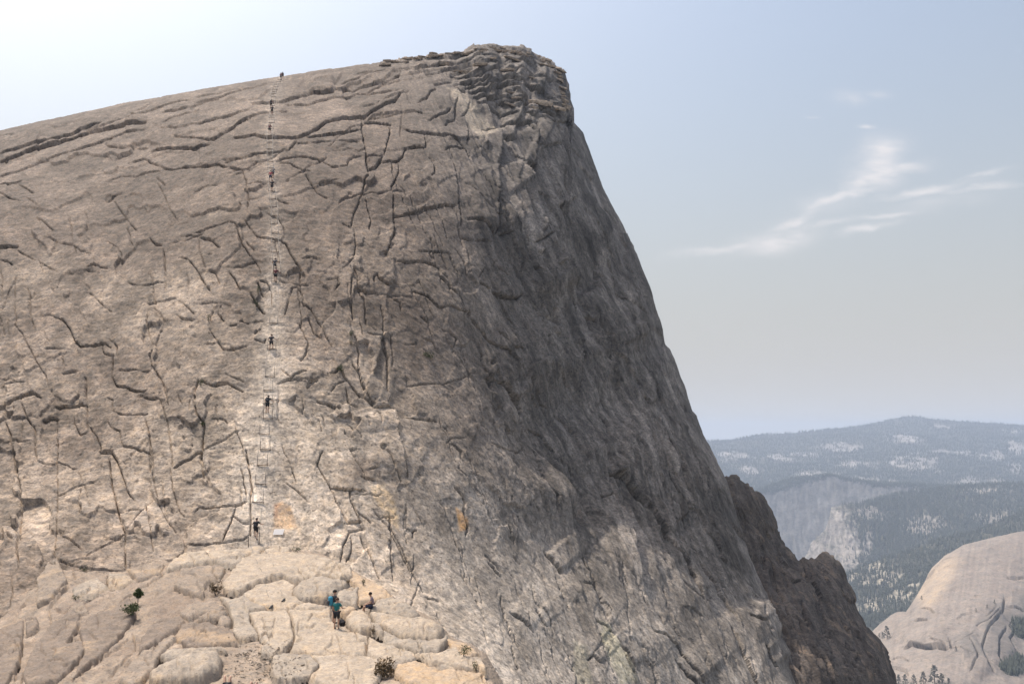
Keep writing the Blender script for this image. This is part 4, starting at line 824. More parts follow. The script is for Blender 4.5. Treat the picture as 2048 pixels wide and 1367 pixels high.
# ------------------------------------------------------------------ far country across the valley
def far_terrain(name, top, bottom, ctrl, step, rows, amp, freq, colfn, mat, seed, ridged=False, edges=None, roll=(0, 0), streak=0.0, **props):
    top = np.array(top, float)
    cx = np.arange(top[0, 0], top[-1, 0] + .1, step)
    ty = np.interp(cx, top[:, 0], top[:, 1]); by = np.interp(cx, *np.array(bottom, float).T)
    by = np.maximum(by, ty + 10)
    gy = ty[:, None] + (by - ty)[:, None] * (np.linspace(0, 1, rows) ** 1.15)[None]
    gx = np.repeat(cx[:, None], rows, 1)
    Y = tps_eval(tps_fit(ctrl), gx, gy)
    if roll[0]: Y = rim_round(gx, gy, Y, top, *roll)
    p = at(gx, gy, Y); n = grid_normals(p)
    n = n + np.array([0, 0, .6]); n /= np.linalg.norm(n, axis=2)[..., None]
    d = fbm(p * freq + seed, 6, gain=.55, ridged=ridged) * amp
    if streak: d = d + streak * fbm(np.stack([gx / 9, gy / 60, 0 * gx + seed], -1), 5, gain=.6, ridged=True)
    d = d * smooth(gy - ty[:, None], -1, 8)
    if edges is not None: d = d + apply_edges(gx, gy, edges, 1.9) * Y / F
    v = p + n * d[..., None]
    c, forest = colfn(gx, gy, p)
    r = v[:, 0] / np.linalg.norm(v[:, 0], axis=1)[:, None]
    s = np.median(Y) * .12
    bk = np.stack([v[:, 0] + r * s * k + np.array([0, 0, -.35]) * s * k for k in (1.0, .3, .06)], 1)
    V = np.concatenate([bk, v], 1); C_ = np.concatenate([np.repeat(c[:, :1], 3, 1), c], 1)
    o = link(name, np_mesh(name, V.reshape(-1, 3), grid_quads(*V.shape[:2]), np.clip(C_, .02, .8).reshape(-1, 3)), mat, **props)
    return o, gx, gy, v, forest
def cone_forest(name, pts, hts, mat, seed, label):
    """a wood that reads as one mass: many small two-tier conifers"""
    r = np.random.default_rng(seed)
    n = len(pts); k = 5
    a = np.linspace(0, 2 * math.pi, k, endpoint=False)
    V, T = [], []
    rot = r.uniform(0, 6.28, n); w = hts * r.uniform(.15, .24, n)
    base = 0
    for z0, z1, rw in ((.08, .68, 1.0), (.42, 1.0, .66)):
        ring = np.stack([np.stack([pts[:, 0] + np.cos(a_ + rot) * w * rw * r.uniform(.75, 1.2, n), pts[:, 1] + np.sin(a_ + rot) * w * rw * r.uniform(.75, 1.2, n), pts[:, 2] + hts * (z0 + r.uniform(-.05, .05, n))], 1) for a_ in a], 1)
        tip = np.stack([pts[:, 0], pts[:, 1], pts[:, 2] + hts * z1], 1)[:, None]
        V.append(np.concatenate([ring, tip], 1).reshape(-1, 3))
        i = base + np.arange(n)[:, None] * (k + 1)
        T.append(np.concatenate([np.stack([i[:, 0] + j, i[:, 0] + (j + 1) % k, i[:, 0] + k], 1) for j in range(k)], 0))
        base += n * (k + 1)
    return link(name, np_mesh(name, np.concatenate(V), np.concatenate(T)), mat, kind='stuff', label=label, category='forest')
M_FOREST = plain('conifer_green', (.042, .048, .032), .9, .05, .45)
def scatter(gx, gy, v, forest, n, h0, h1, seed, xmin=1380, xmax=2160):
    r = np.random.default_rng(seed)
    w = np.clip(forest, 0, 1).copy()
    w[(gx < xmin) | (gx > xmax)] = 0
    w[:, 0] *= .5; w[:, -1] = 0
    w = w.ravel(); w /= w.sum()
    idx = r.choice(len(w), n, p=w)
    P_ = v.reshape(-1, 3)[idx]
    j = r.normal(0, 1, (n, 3)) * np.array([1, 1, 0]) * (np.linalg.norm(P_[:, :2], axis=1) * 1.2 / F)[:, None]
    return P_ + j - np.array([0, 0, 1.0]), r.uniform(h0, h1, n)

GRAN = np.array((.34, .305, .27)); SOIL = np.array((.085, .08, .055))
def blobs(gx, gy, spots):
    s = np.zeros(gx.shape)
    for x, y, rx, ry in spots: s = np.maximum(s, np.exp(-((gx - x) / rx) ** 2 - ((gy - y) / ry) ** 2))
    return s
def col_far(gx, gy, p):
    spots = [(1460, 912, 60, 13), (1560, 915, 40, 12), (1690, 893, 55, 12), (1810, 877, 45, 14), (1830, 928, 60, 18), (1900, 905, 60, 8), (1975, 912, 50, 12), (2040, 898, 35, 10), (1880, 850, 35, 5), (2030, 862, 40, 5), (1610, 905, 40, 9), (1720, 930, 60, 7), (2030, 935, 30, 12),
             (1745, 962, 50, 9), (1650, 950, 60, 6), (1500, 940, 30, 8), (1950, 960, 60, 8)]
    rockw = blobs(gx, gy, spots) * .75 + 1.25 * fbm(np.stack([gx / 30, gy / 8, 0 * gx], -1), 6, gain=.7)
    rk = smooth(rockw, .3, .75)
    c = SOIL * (1 - rk[..., None]) + GRAN * rk[..., None]
    return c, 1.0 - .8 * rk
ridge_top = [(1380, 886), (1412, 882), (1457, 881), (1522, 868), (1586, 866), (1650, 859), (1715, 852), (1758, 844), (1801, 835), (1827, 832), (1865, 838), (1951, 844), (1994, 846), (2048, 851), (2160, 858), (2300, 880)]
o, gx, gy, v, fo = far_terrain('distant_ridge', ridge_top, [(1380, 1010), (2300, 1010)], [(1380, 885, 8200), (1600, 865, 8600), (1827, 832, 9000), (2048, 851, 8600), (2300, 880, 8600), (1380, 1010, 5600), (1800, 1010, 5400), (2300, 1010, 5200), (1600, 930, 6900), (2000, 930, 6800)],
    3.0, 90, 70, .0014, col_far, M_FAR, 3, kind='structure')
pts, hts = scatter(gx, gy, v, fo, 26000, 14, 30, 1)
cone_forest('forest', pts, hts, M_FOREST, 2, 'blue hazed conifer forest covering the farthest ridge')
def col_cliff(gx, gy, p):
    n = fbm(np.stack([gx / 12, gy / 60, 0 * gx], -1), 5, gain=.6)
    c = np.array((.14, .13, .12)) * (1 + .8 * n[..., None])
    topn = smooth(gy - np.interp(gx, [1500, 1660, 1780, 2000], [985, 948, 966, 975]), 16, 2)
    return c, topn
o, gx, gy, v, fo = far_terrain('valley_cliff', [(1440, 1010), (1490, 990), (1513, 982), (1543, 969), (1582, 957), (1659, 948), (1694, 957), (1780, 966), (1865, 970), (2000, 975), (2200, 985)], [(1440, 1200), (2200, 1200)],
    [(1440, 1010, 5200), (1659, 948, 5300), (1865, 970, 5000), (2200, 985, 4900), (1440, 1200, 4700), (1650, 1200, 4500), (2200, 1200, 4500), (1600, 1050, 5050)], 2.6, 100, 30, .004, col_cliff, M_FAR, 8, streak=14, kind='structure')
pts, hts = scatter(gx, gy, v, fo, 2600, 12, 24, 5)
cone_forest('forest', pts, hts, M_FOREST, 6, 'thin line of conifers along the blue cliff rim')
def col_nub(gx, gy, p):
    n = fbm(np.stack([gx / 9, gy / 40, 0 * gx], -1), 5, gain=.65)
    bare = np.maximum(blobs(gx, gy, [(1670, 1065, 38, 60), (1640, 1110, 40, 40), (1700, 1100, 30, 60), (1740, 1030, 40, 18), (1850, 1055, 50, 22), (1960, 985, 60, 5), (2000, 1040, 50, 14), (1735, 1090, 14, 40)]) - .12, .0)
    rk = smooth(bare * .8 + .95 * fbm(np.stack([gx / 18 + gy / 22, gy / 9 - gx / 30, 0 * gx + 4], -1), 6, gain=.72), .12, .6)
    c = SOIL * (1 - rk[..., None]) + np.array((.32, .28, .24)) * (1 + .6 * n[..., None]) * rk[..., None]
    return c, (1 - .7 * rk) * smooth(gx - 1690 + (gy - 1010) * -.1, -20, 60)
o, gx, gy, v, fo = far_terrain('valley_spur', [(1585, 1150), (1603, 1124), (1625, 1089), (1655, 1059), (1663, 1014), (1694, 1008), (1737, 1003), (1780, 990), (1865, 978), (1951, 969), (2048, 966), (2200, 970)], [(1585, 1260), (2200, 1240)],
    [(1585, 1150, 4100), (1663, 1014, 4250), (1865, 978, 4500), (2048, 966, 4600), (2200, 970, 4600), (1600, 1260, 3600), (1800, 1240, 3300), (2200, 1240, 3000), (1800, 1100, 3950), (2048, 1090, 3700)], 2.3, 130, 34, .004, col_nub, M_FAR, 15, streak=20, kind='structure')
pts, hts = scatter(gx, gy, v, fo, 15000, 12, 26, 9)
cone_forest('forest', pts, hts, M_FOREST, 10, 'dark forest on the spur right of the pale cliff nose')
def col_slope(gx, gy, p):
    rk = smooth(blobs(gx, gy, [(1755, 1135, 40, 18), (1715, 1160, 40, 16), (1800, 1190, 45, 12), (1740, 1210, 40, 18), (1770, 1155, 40, 20), (1830, 1170, 30, 8)]) * .6 + .9 * fbm(np.stack([gx / 16, gy / 8, 0 * gx + 9], -1), 6, gain=.72), .2, .65)
    return SOIL * (1 - rk[..., None]) + np.array((.36, .31, .24)) * rk[..., None], 1 - .65 * rk
o, gx, gy, v, fo = far_terrain('forest_slope', [(1660, 1170), (1685, 1154), (1715, 1137), (1758, 1119), (1801, 1106), (1865, 1081), (1951, 1063), (2048, 1020), (2200, 985)], [(1660, 1330), (2200, 1250)],
    [(1660, 1170, 3000), (1801, 1106, 3200), (2048, 1020, 3500), (2200, 985, 3600), (1660, 1330, 2300), (1850, 1250, 2350), (2200, 1250, 2300), (1800, 1200, 2750)], 2.2, 110, 18, .008, col_slope, M_FAR, 25, kind='structure')
pts, hts = scatter(gx, gy, v, fo, 9000, 11, 22, 12)
cone_forest('forest', pts, hts, M_FOREST, 13, 'conifer forest on the slope behind the tan valley dome')

# tan rounded dome across the valley
VD_TOP = [(1690, 1330), (1740, 1266), (1760, 1247), (1780, 1231), (1800, 1226), (1814, 1227), (1831, 1201), (1848, 1167), (1865, 1137), (1891, 1111), (1926, 1089), (1994, 1072), (2048, 1061), (2200, 1040)]
CROPS['V'] = (1700, 1040, 4.181)
VD_ED = parse('''
V 9: 460 1075 520 1045 620 1060 720 1070 820 1080 ; V 3: 680 1010 760 1040 815 1060 ; V -5: 880 1030 960 1000 1040 960 ; V 6: 330 1240 400 1245 460 1260 490 1290 ; V -6: 1280 640 1270 760 1200 860 1120 960 1100 1090 1150 1200 1200 1260
V -5: 1060 900 1150 870 1260 760 ; V -6: 1300 900 1240 1000 1240 1150 1290 1230 ; V 3: 590 750 680 760 720 800 ; V 3: 900 830 960 800 1020 780 ; V 5: 1320 470 1400 470 1455 465 ; V -4: 1150 810 1240 740 ; V 3: 360 1180 440 1160 500 1190
V 3: 1050 630 1100 630 ; V -5: 820 1000 850 1080 920 1090 1000 1130 ; V 4: 560 870 640 850 ; V -4: 860 300 780 340 700 420 640 500 ; V -5: 1380 880 1330 1000 1400 1100 ; V -4: 1000 1000 1060 1150 1000 1260 ; V 4: 1320 720 1400 730 1455 760
''')
def col_vd(gx, gy, p):
    c = np.ones(gx.shape + (3,)) * np.array((.255, .210, .172))
    st_ = fbm(np.stack([(gx + (gy - 1100) * .15) / 8, gy / 120, 0 * gx], -1), 5, gain=.6)
    c = mixc(c, smooth(st_ + smooth(gx, 1850, 2040) * .25, -.1, .45) * .7, (.185, .152, .13))
    c = mixc(c, .7 * np.exp(-(sdist(gx, gy, [(1840, 1185), (1880, 1140), (1905, 1125), (1860, 1210)]) / 14) ** 2), (.42,.32,.225))
    rough_ = smooth(blobs(gx, gy, [(2000, 1260, 50, 70), (1950, 1290, 50, 40), (2040, 1240, 40, 60)]) + .5 * fbm(p * .02, 4), .35, .8)
    c = mixc(c, rough_ * .7, (.16, .14, .12))
    gr = smooth(blobs(gx, gy, [(2030, 1330, 40, 25), (2040, 1255, 25, 25)]) + .4 * fbm(p * .03 + 8, 4), .5, .75)
    c = mixc(c, gr, (.07, .075, .045))
    return c, gr
o, vgx, vgy, vv, fo = far_terrain('valley_dome', VD_TOP, [(1690, 1460), (2200, 1500)], [(1690, 1330, 1750), (1760, 1247, 1850), (1814, 1227, 1850), (1891, 1111, 2000), (1994, 1072, 2080), (2200, 1040, 2100), (1850, 1250, 1700), (1950, 1180, 1760), (2048, 1150, 1790), (1900, 1330, 1480), (2048, 1300, 1560), (1690, 1460, 1300), (1900, 1500, 1230), (2200, 1500, 1250), (2200, 1250, 1650)],
    1.6, 210, 10, .012, col_vd, M_NEARDOME, 33, edges=VD_ED, roll=(26, 110), kind='structure')
_vx, _vy = project(vv.reshape(-1, 3)); _vf = vv.reshape(-1, 3)
pts, hts = scatter(vgx, vgy, vv, fo, 420, 8, 14, 15, 1700, 2200)
cone_forest('forest', pts, hts, M_FOREST, 16, 'dark green thicket at the foot of the tan valley dome')
valley = np.array([(-9000, -900, -1050), (9000, -900, -1050), (9000, 12500, -1050), (-9000, 12500, -1050)], float)
vfm = np_mesh('valley_floor', valley, np.array([[0, 1, 2, 3]]), np.tile(SOIL, (4, 1)))
link('valley_floor', vfm, M_FAR, kind='structure')

# ------------------------------------------------------------------ smoke haze in the air
def haze():
    m = bpy.data.materials.new('smoke_haze'); m.use_nodes = True
    nt = m.node_tree; nt.nodes.clear()
    out = nt.nodes.new('ShaderNodeOutputMaterial'); vol = nt.nodes.new('ShaderNodeVolumePrincipled')
    vol.inputs['Color'].default_value = (.68, .80, 1.0, 1)
    vol.inputs['Density'].default_value = HAZE
    vol.inputs['Anisotropy'].default_value = .25
    nt.links.new(vol.outputs[0], out.inputs['Volume'])
    x0, x1, y0, y1, z0, z1 = -9500, 9500, -1000, 13000, -1052, 190
    V = [(x, y, z) for x in (x0, x1) for y in (y0, y1) for z in (z0, z1)]
    Q = [(0, 1, 3, 2), (4, 6, 7, 5), (0, 4, 5, 1), (2, 3, 7, 6), (0, 2, 6, 4), (1, 5, 7, 3)]
    me = bpy.data.meshes.new('haze'); me.from_pydata(V, [], Q); me.update()
    link('haze', me, m, kind='stuff', label='pale smoke haze filling the valley air', category='haze')
HAZE = 1.0e-4
haze()

# ------------------------------------------------------------------ small mesh tools
def thing(name, loc, label, cat, group=None, rz=0.0):
    o = bpy.data.objects.new(name, None); COL.objects.link(o)
    o.location = [float(c) for c in loc]; o.rotation_euler = (0, 0, rz)
    o.empty_display_size = .2
    o['label'] = label; o['category'] = cat
    if group: o['group'] = group
    return o
def part(name, V, Fc, mat, parent, label=None, smooth_=False):
    me = bpy.data.meshes.new(name); me.from_pydata([tuple(map(float, v)) for v in V], [], [tuple(map(int, f)) for f in Fc]); me.update()
    if smooth_: me.polygons.foreach_set('use_smooth', [True] * len(me.polygons))
    o = link(name, me, mat, parent)
    if label: o['label'] = label
    return o
def tube(path, rad, n=6, cap=True):
    path = [np.asarray(p, float) for p in path]
    rads = rad if hasattr(rad, '__len__') else [rad] * len(path)
    V, Fc = [], []
    for i, p in enumerate(path):
        t = path[min(i + 1, len(path) - 1)] - path[max(i - 1, 0)]
        t /= np.linalg.norm(t) + 1e-9
        u = np.cross(t, (0, 0, 1) if abs(t[2]) < .9 else (1, 0, 0)); u /= np.linalg.norm(u)
        w = np.cross(t, u)
        for k in range(n):
            a = 2 * math.pi * k / n
            V.append(p + rads[i] * (math.cos(a) * u + math.sin(a) * w))
    for i in range(len(path) - 1):
        for k in range(n):
            Fc.append((i * n + k, i * n + (k + 1) % n, (i + 1) * n + (k + 1) % n, (i + 1) * n + k))
    if cap:
        Fc.append(tuple(range(n))[::-1]); Fc.append(tuple(range((len(path) - 1) * n, len(path) * n)))
    return V, Fc
def box(sx, sy, sz, c=(0, 0, 0), b=.12):
    """box with chamfered edges"""
    h = np.array([sx, sy, sz]) / 2; e = min(sx, sy, sz) * b
    V = []
    for x in (-1, 1):
        for y in (-1, 1):
            for z in (-1, 1):
                for ax_ in range(3):
                    q = h - e; q[ax_] = h[ax_]
                    V.append(np.array([x, y, z]) * q + np.array(c))
    import bmesh
    bm = bmesh.new()
    vs = [bm.verts.new(v) for v in V]
    r = bmesh.ops.convex_hull(bm, input=vs)
    bm.verts.index_update(); bm.faces.ensure_lookup_table()
    VV = [tuple(v.co) for v in bm.verts]; FF = [[v.index for v in f.verts] for f in bm.faces]
    bm.free()
    return VV, FF
def merge(*parts):
    V, Fc = [], []
    for v, f in parts:
        o = len(V); V += list(v); Fc += [tuple(i + o for i in q) for q in f]
    return V, Fc

# ------------------------------------------------------------------ cable route
M_POST = plain('rusty_steel_post', (.10, .075, .06), .6, 30, .4, .3)
M_BOARD = plain('weathered_board', (.12, .085, .06), .9, 12, .4)
M_CABLE = plain('steel_cable', (.13, .115, .10), .6, 40, .3, .2)
M_BOLT = plain('dark_anchor', (.05, .045, .04), .7)
SUPPORTS = [(517.5, 1004), (521.5, 966), (526.4, 928.5), (531.8, 898), (531.3, 867), (536.2, 835), (537.8, 807), (538.6, 780), (540.3, 751), (544.6, 696), (546.9, 644), (553, 563), (555, 543), (552.7, 522), (551.9, 503),
            (551, 483), (551.3, 464), (549.8, 446), (550, 429), (547.5, 412), (546.3, 397), (544.3, 380), (543, 362), (542.5, 335), (542.2, 322), (540.5, 309), (540.3, 296), (540.5, 283), (541, 270), (542.5, 256), (544, 244), (544.5, 234), (545, 222), (546, 210), (547, 200),
            (548, 192), (548.6, 187), (549.5, 182), (551, 177), (553, 172), (556, 167), (558, 162), (560, 158)]
def ordinal(n):
    return '%d%s' % (n, 'th' if 10 <= n % 100 <= 20 else {1: 'st', 2: 'nd', 3: 'rd'}.get(n % 10, 'th'))
left_c, right_c = [], []
low = on_wall(508, 1087)
for side, px_, py_ in ((-1, 497, 1090), (1, 519, 1086)):
    p = on_wall(px_, py_)
    t = thing('cable_post', p, 'lone steel post at the foot of the cables, %s of the pair' % ('left' if side < 0 else 'right'), 'post', 'posts at the foot of the cables')
    part('pole', *tube([(0, 0, -.2), (0, -.05, .98)], .028), M_POST, t)
    part('cable_clip', *box(.09, .09, .07, (0, -.05, .95)), M_BOLT, t)
    (left_c if side < 0 else right_c).append(p + np.array([0, -.05, .95]))
for k, (px_, py_) in enumerate(SUPPORTS):
    p = on_wall(px_, py_)
    nxt = on_wall(*(SUPPORTS[k + 1] if k + 1 < len(SUPPORTS) else (562, 153)))
    t = thing('cable_support', p, 'wooden foot board with two steel posts, %s step up the cable route' % ordinal(k + 1), 'cable support', 'foot board steps along the cables')
    lean = -.10
    tilt = random.uniform(-.09, .09)
    hw = .43
    bV, bF = box(1.02, .09, .055, (0, -.04, .07))
    bV = [(x, y, z + x * tilt) for x, y, z in bV]
    part('board', bV, bF, M_BOARD, t)
    for s in (-1, 1):
        part('pole', *tube([(s * hw, 0, -.25), (s * hw, lean, 1.0)], .021), M_POST, t)
        (left_c if s < 0 else right_c).append(p + np.array([s * hw, lean, .96]))
top = on_wall(562, 153)
left_c.append(top + np.array([-.4, 3, 1.2])); right_c.append(top + np.array([.4, 3, 1.2]))
lowL = [on_saddle(*q) + np.array([0, 0, .05]) for q in ((543, 1215), (537, 1190), (529, 1165), (521, 1140), (513, 1118), (504, 1102))]
lowR = [on_saddle(*q) + np.array([0, 0, .05]) for q in ((568, 1200), (562, 1180), (554, 1155), (546, 1130), (538, 1110), (528, 1098))]
for nm, pts_, lbl in (('L', lowL + left_c, 'left hand steel cable of the route up the wall'), ('R', lowR + right_c, 'right hand steel cable of the route up the wall')):
    c0 = pts_[0]
    t = thing('steel_cable', c0, lbl, 'cable', 'hand cables of the route')
    q = []
    for a, b in zip(pts_[:-1], pts_[1:]):
        for u in (0, .33, .66):
            m_ = a * (1 - u) + b * u
            q.append(m_ - c0 - np.array([0, 0, .10 * 4 * u * (1 - u)]))
    q.append(pts_[-1] - c0)
    part('strand', *tube(q, .015, 5), M_CABLE, t)
    part('end_anchor', *tube([(-.02, -.35, .0), (0, 0, .06), (.0, .3, .05)], [.05, .07, .04], 6), M_BOLT, t)

# warning sign lying against the foot of the wall
m, nt, b_ = mat_base('sign_white')
wv = nt.nodes.new('ShaderNodeTexWave'); wv.wave_type = 'BANDS'; wv.bands_direction = 'Z'; wv.inputs['Scale'].default_value = 5.0; wv.inputs['Distortion'].default_value = 1.5; wv.inputs['Detail Scale'].default_value = 9
rp = nt.nodes.new('ShaderNodeValToRGB'); rp.color_ramp.elements[0].color = (.66, .58, .52, 1); rp.color_ramp.elements[1].color = (.80, .76, .72, 1); rp.color_ramp.elements[0].position = .2; rp.color_ramp.elements[1].position = .5
tc_ = nt.nodes.new('ShaderNodeTexCoord')
nt.links.new(tc_.outputs['Object'], wv.inputs['Vector']); nt.links.new(wv.outputs[0], rp.inputs[0]); nt.links.new(rp.outputs[0], b_.inputs['Base Color'])
p = on_wall(556, 1066)
t = thing('sign_board', p + np.array([0, -.1, 0]), 'small white sign board leaning below the orange stained rock', 'sign', rz=.06)
sv, sf = box(.82, .04, .40, (0, 0, .22), .2)
sv = [(x + .12 * z, y + z * .75, z) for x, y, z in sv]
part('panel', sv, sf, m, t)
for s in (-1, 1): part('leg', *tube([(s * .3, .05, -.15), (s * .3, .25, .3)], .02), M_POST, t)

# ------------------------------------------------------------------ people
SKIN = plain('skin', (.42, .25, .17), .6, 6, .12)
def cloth(n, c): return plain(n, c, .85, 9, .22)
CL = dict(black=cloth('black_cloth', (.014, .014, .017)), char=cloth('charcoal_cloth', (.035, .034, .038)), teal=cloth('teal_cloth', (.012, .14, .14)), red=cloth('red_cloth', (.36, .07, .07)),
          maroon=cloth('maroon_cloth', (.12, .03, .03)), navy=cloth('navy_cloth', (.018, .024, .055)), lilac=cloth('lilac_plaid_cloth', (.22, .17, .20)), blue=cloth('blue_cloth', (.03, .20, .30)), white=cloth('pale_cloth', (.5, .55, .55)),
          hair=cloth('dark_hair', (.02, .014, .011)), brown=cloth('brown_hair', (.07, .035, .02)), shoe=cloth('shoe_grey', (.06, .055, .05)), blueshoe=cloth('blue_shoe', (.05, .12, .22)), grey=cloth('grey_cloth', (.14, .13, .13)), pink=cloth('pink_cloth', (.34, .16, .18)))
SKINNED = []
BASE = dict(pelvis=(0, 0, .95), spine=(0, 0, 1.15), chest=(0, .01, 1.34), neck=(0, .02, 1.49), head=(0, .04, 1.62), crown=(0, .03, 1.70),
            sl=(-.17, 0, 1.41), el=(-.24, -.02, 1.14), wl=(-.25, .08, .90), sr=(.17, 0, 1.41), er=(.24, -.02, 1.14), wr=(.25, .08, .90),
            hl=(-.09, 0, .91), kl=(-.10, .03, .50), al=(-.10, 0, .09), tl=(-.11, .17, .035), hr=(.09, 0, .91), kr=(.10, .03, .50), ar=(.10, 0, .09), tr=(.11, .17, .035))
def lean(f, drop=0.0):
    """bend the trunk forward"""
    d = {}
    for k in ('spine', 'chest', 'neck', 'head', 'crown', 'sl', 'sr'):
        x, y, z = BASE[k]; h = z - .95
        d[k] = (x, y + math.sin(f) * h, .95 + math.cos(f) * h - drop)
    d['pelvis'] = (0, 0, .95 - drop)
    return d
def climb(f=.35, reach=.30, up=1.25, legs=0):
    d = lean(f)
    for s, k in ((-1, 'l'), (1, 'r')):
        sx, sy, sz = d['s' + k]
        d['e' + k] = (s * .36, sy + .10, sz - .17); d['w' + k] = (s * .41, sy + .28 + reach * .2, up)
    if legs == 0: d.update(kl=(-.12, .22, .62), al=(-.12, .18, .25), tl=(-.13, .33, .27), kr=(.11, .03, .50), ar=(.11, -.06, .09), tr=(.12, .1, .06))
    elif legs == 1: d.update(kr=(.13, .22, .62), ar=(.13, .18, .25), tr=(.14, .33, .27), kl=(-.11, .03, .50), al=(-.11, -.06, .09), tl=(-.12, .1, .06))
    return d
SIT = dict(pelvis=(0, 0, .12), spine=(0, -.06, .32), chest=(0, -.03, .52), neck=(0, .03, .66), head=(0, .08, .79), crown=(0, .07, .87), sl=(-.17, -.02, .58), el=(-.22, .05, .32), wl=(-.14, .28, .24), sr=(.17, -.02, .58), er=(.22, .05, .32), wr=(.14, .28, .24),
           hl=(-.09, .03, .11), kl=(-.12, .45, .10), al=(-.12, .52, -.34), tl=(-.13, .70, -.40), hr=(.09, .03, .11), kr=(.11, .44, .12), ar=(.10, .40, -.34), tr=(.11, .57, -.40))
GROUND_SIT = dict(SIT, kl=(-.12, .38, .46), al=(-.12, .62, .05), tl=(-.13, .80, .04), kr=(.13, .36, .44), ar=(.13, .60, .05), tr=(.14, .78, .04), wl=(-.14, .40, .42), wr=(.14, .40, .42), el=(-.25, .16, .36), er=(.25, .16, .36))
LIE = dict(pelvis=(0, 0, .12), spine=(0, -.2, .13), chest=(0, -.4, .15), neck=(0, -.55, .18), head=(0, -.68, .21), crown=(0, -.77, .22), sl=(-.17, -.46, .15), el=(-.34, -.3, .08), wl=(-.30, -.05, .08), sr=(.17, -.46, .15), er=(.34, -.3, .08), wr=(.30, -.05, .08),
           hl=(-.09, .03, .12), kl=(-.13, .32, .50), al=(-.13, .60, .08), tl=(-.14, .78, .05), hr=(.09, .03, .12), kr=(.13, .30, .47), ar=(.13, .56, .08), tr=(.14, .74, .05))
def skin_obj(name, nodes, edges, mat, parent, root):
    names = list(nodes); ix = {n: i for i, n in enumerate(names)}
    me = bpy.data.meshes.new(name)
    me.from_pydata([tuple(map(float, nodes[n][0])) for n in names], [(ix[a], ix[b]) for a, b in edges], [])
    o = link(name, me, None, parent)
    o.modifiers.new('skin', 'SKIN')
    sv_ = me.skin_vertices[0].data
    for n in names:
        r = nodes[n][1]
        sv_[ix[n]].radius = (r, r) if not hasattr(r, '__len__') else r
        sv_[ix[n]].use_root = n == root
    sub = o.modifiers.new('sub', 'SUBSURF'); sub.levels = 1; sub.render_levels = 1
    SKINNED.append((o, mat))
    return o
def mixp(a, b, t): return tuple(np.asarray(a) * (1 - t) + np.asarray(b) * t)
def ball(c, r, n=8, m_=6, zmin=-1.0):
    V, Fc = [], []
    for i in range(m_ + 1):
        th = math.acos(zmin) * i / m_
        for k in range(n):
            a = 2 * math.pi * k / n
            V.append((c[0] + r[0] * math.sin(th) * math.cos(a), c[1] + r[1] * math.sin(th) * math.sin(a), c[2] + r[2] * math.cos(th)))
    for i in range(m_):
        for k in range(n): Fc.append((i * n + k, i * n + (k + 1) % n, (i + 1) * n + (k + 1) % n, (i + 1) * n + k))
    return V, Fc
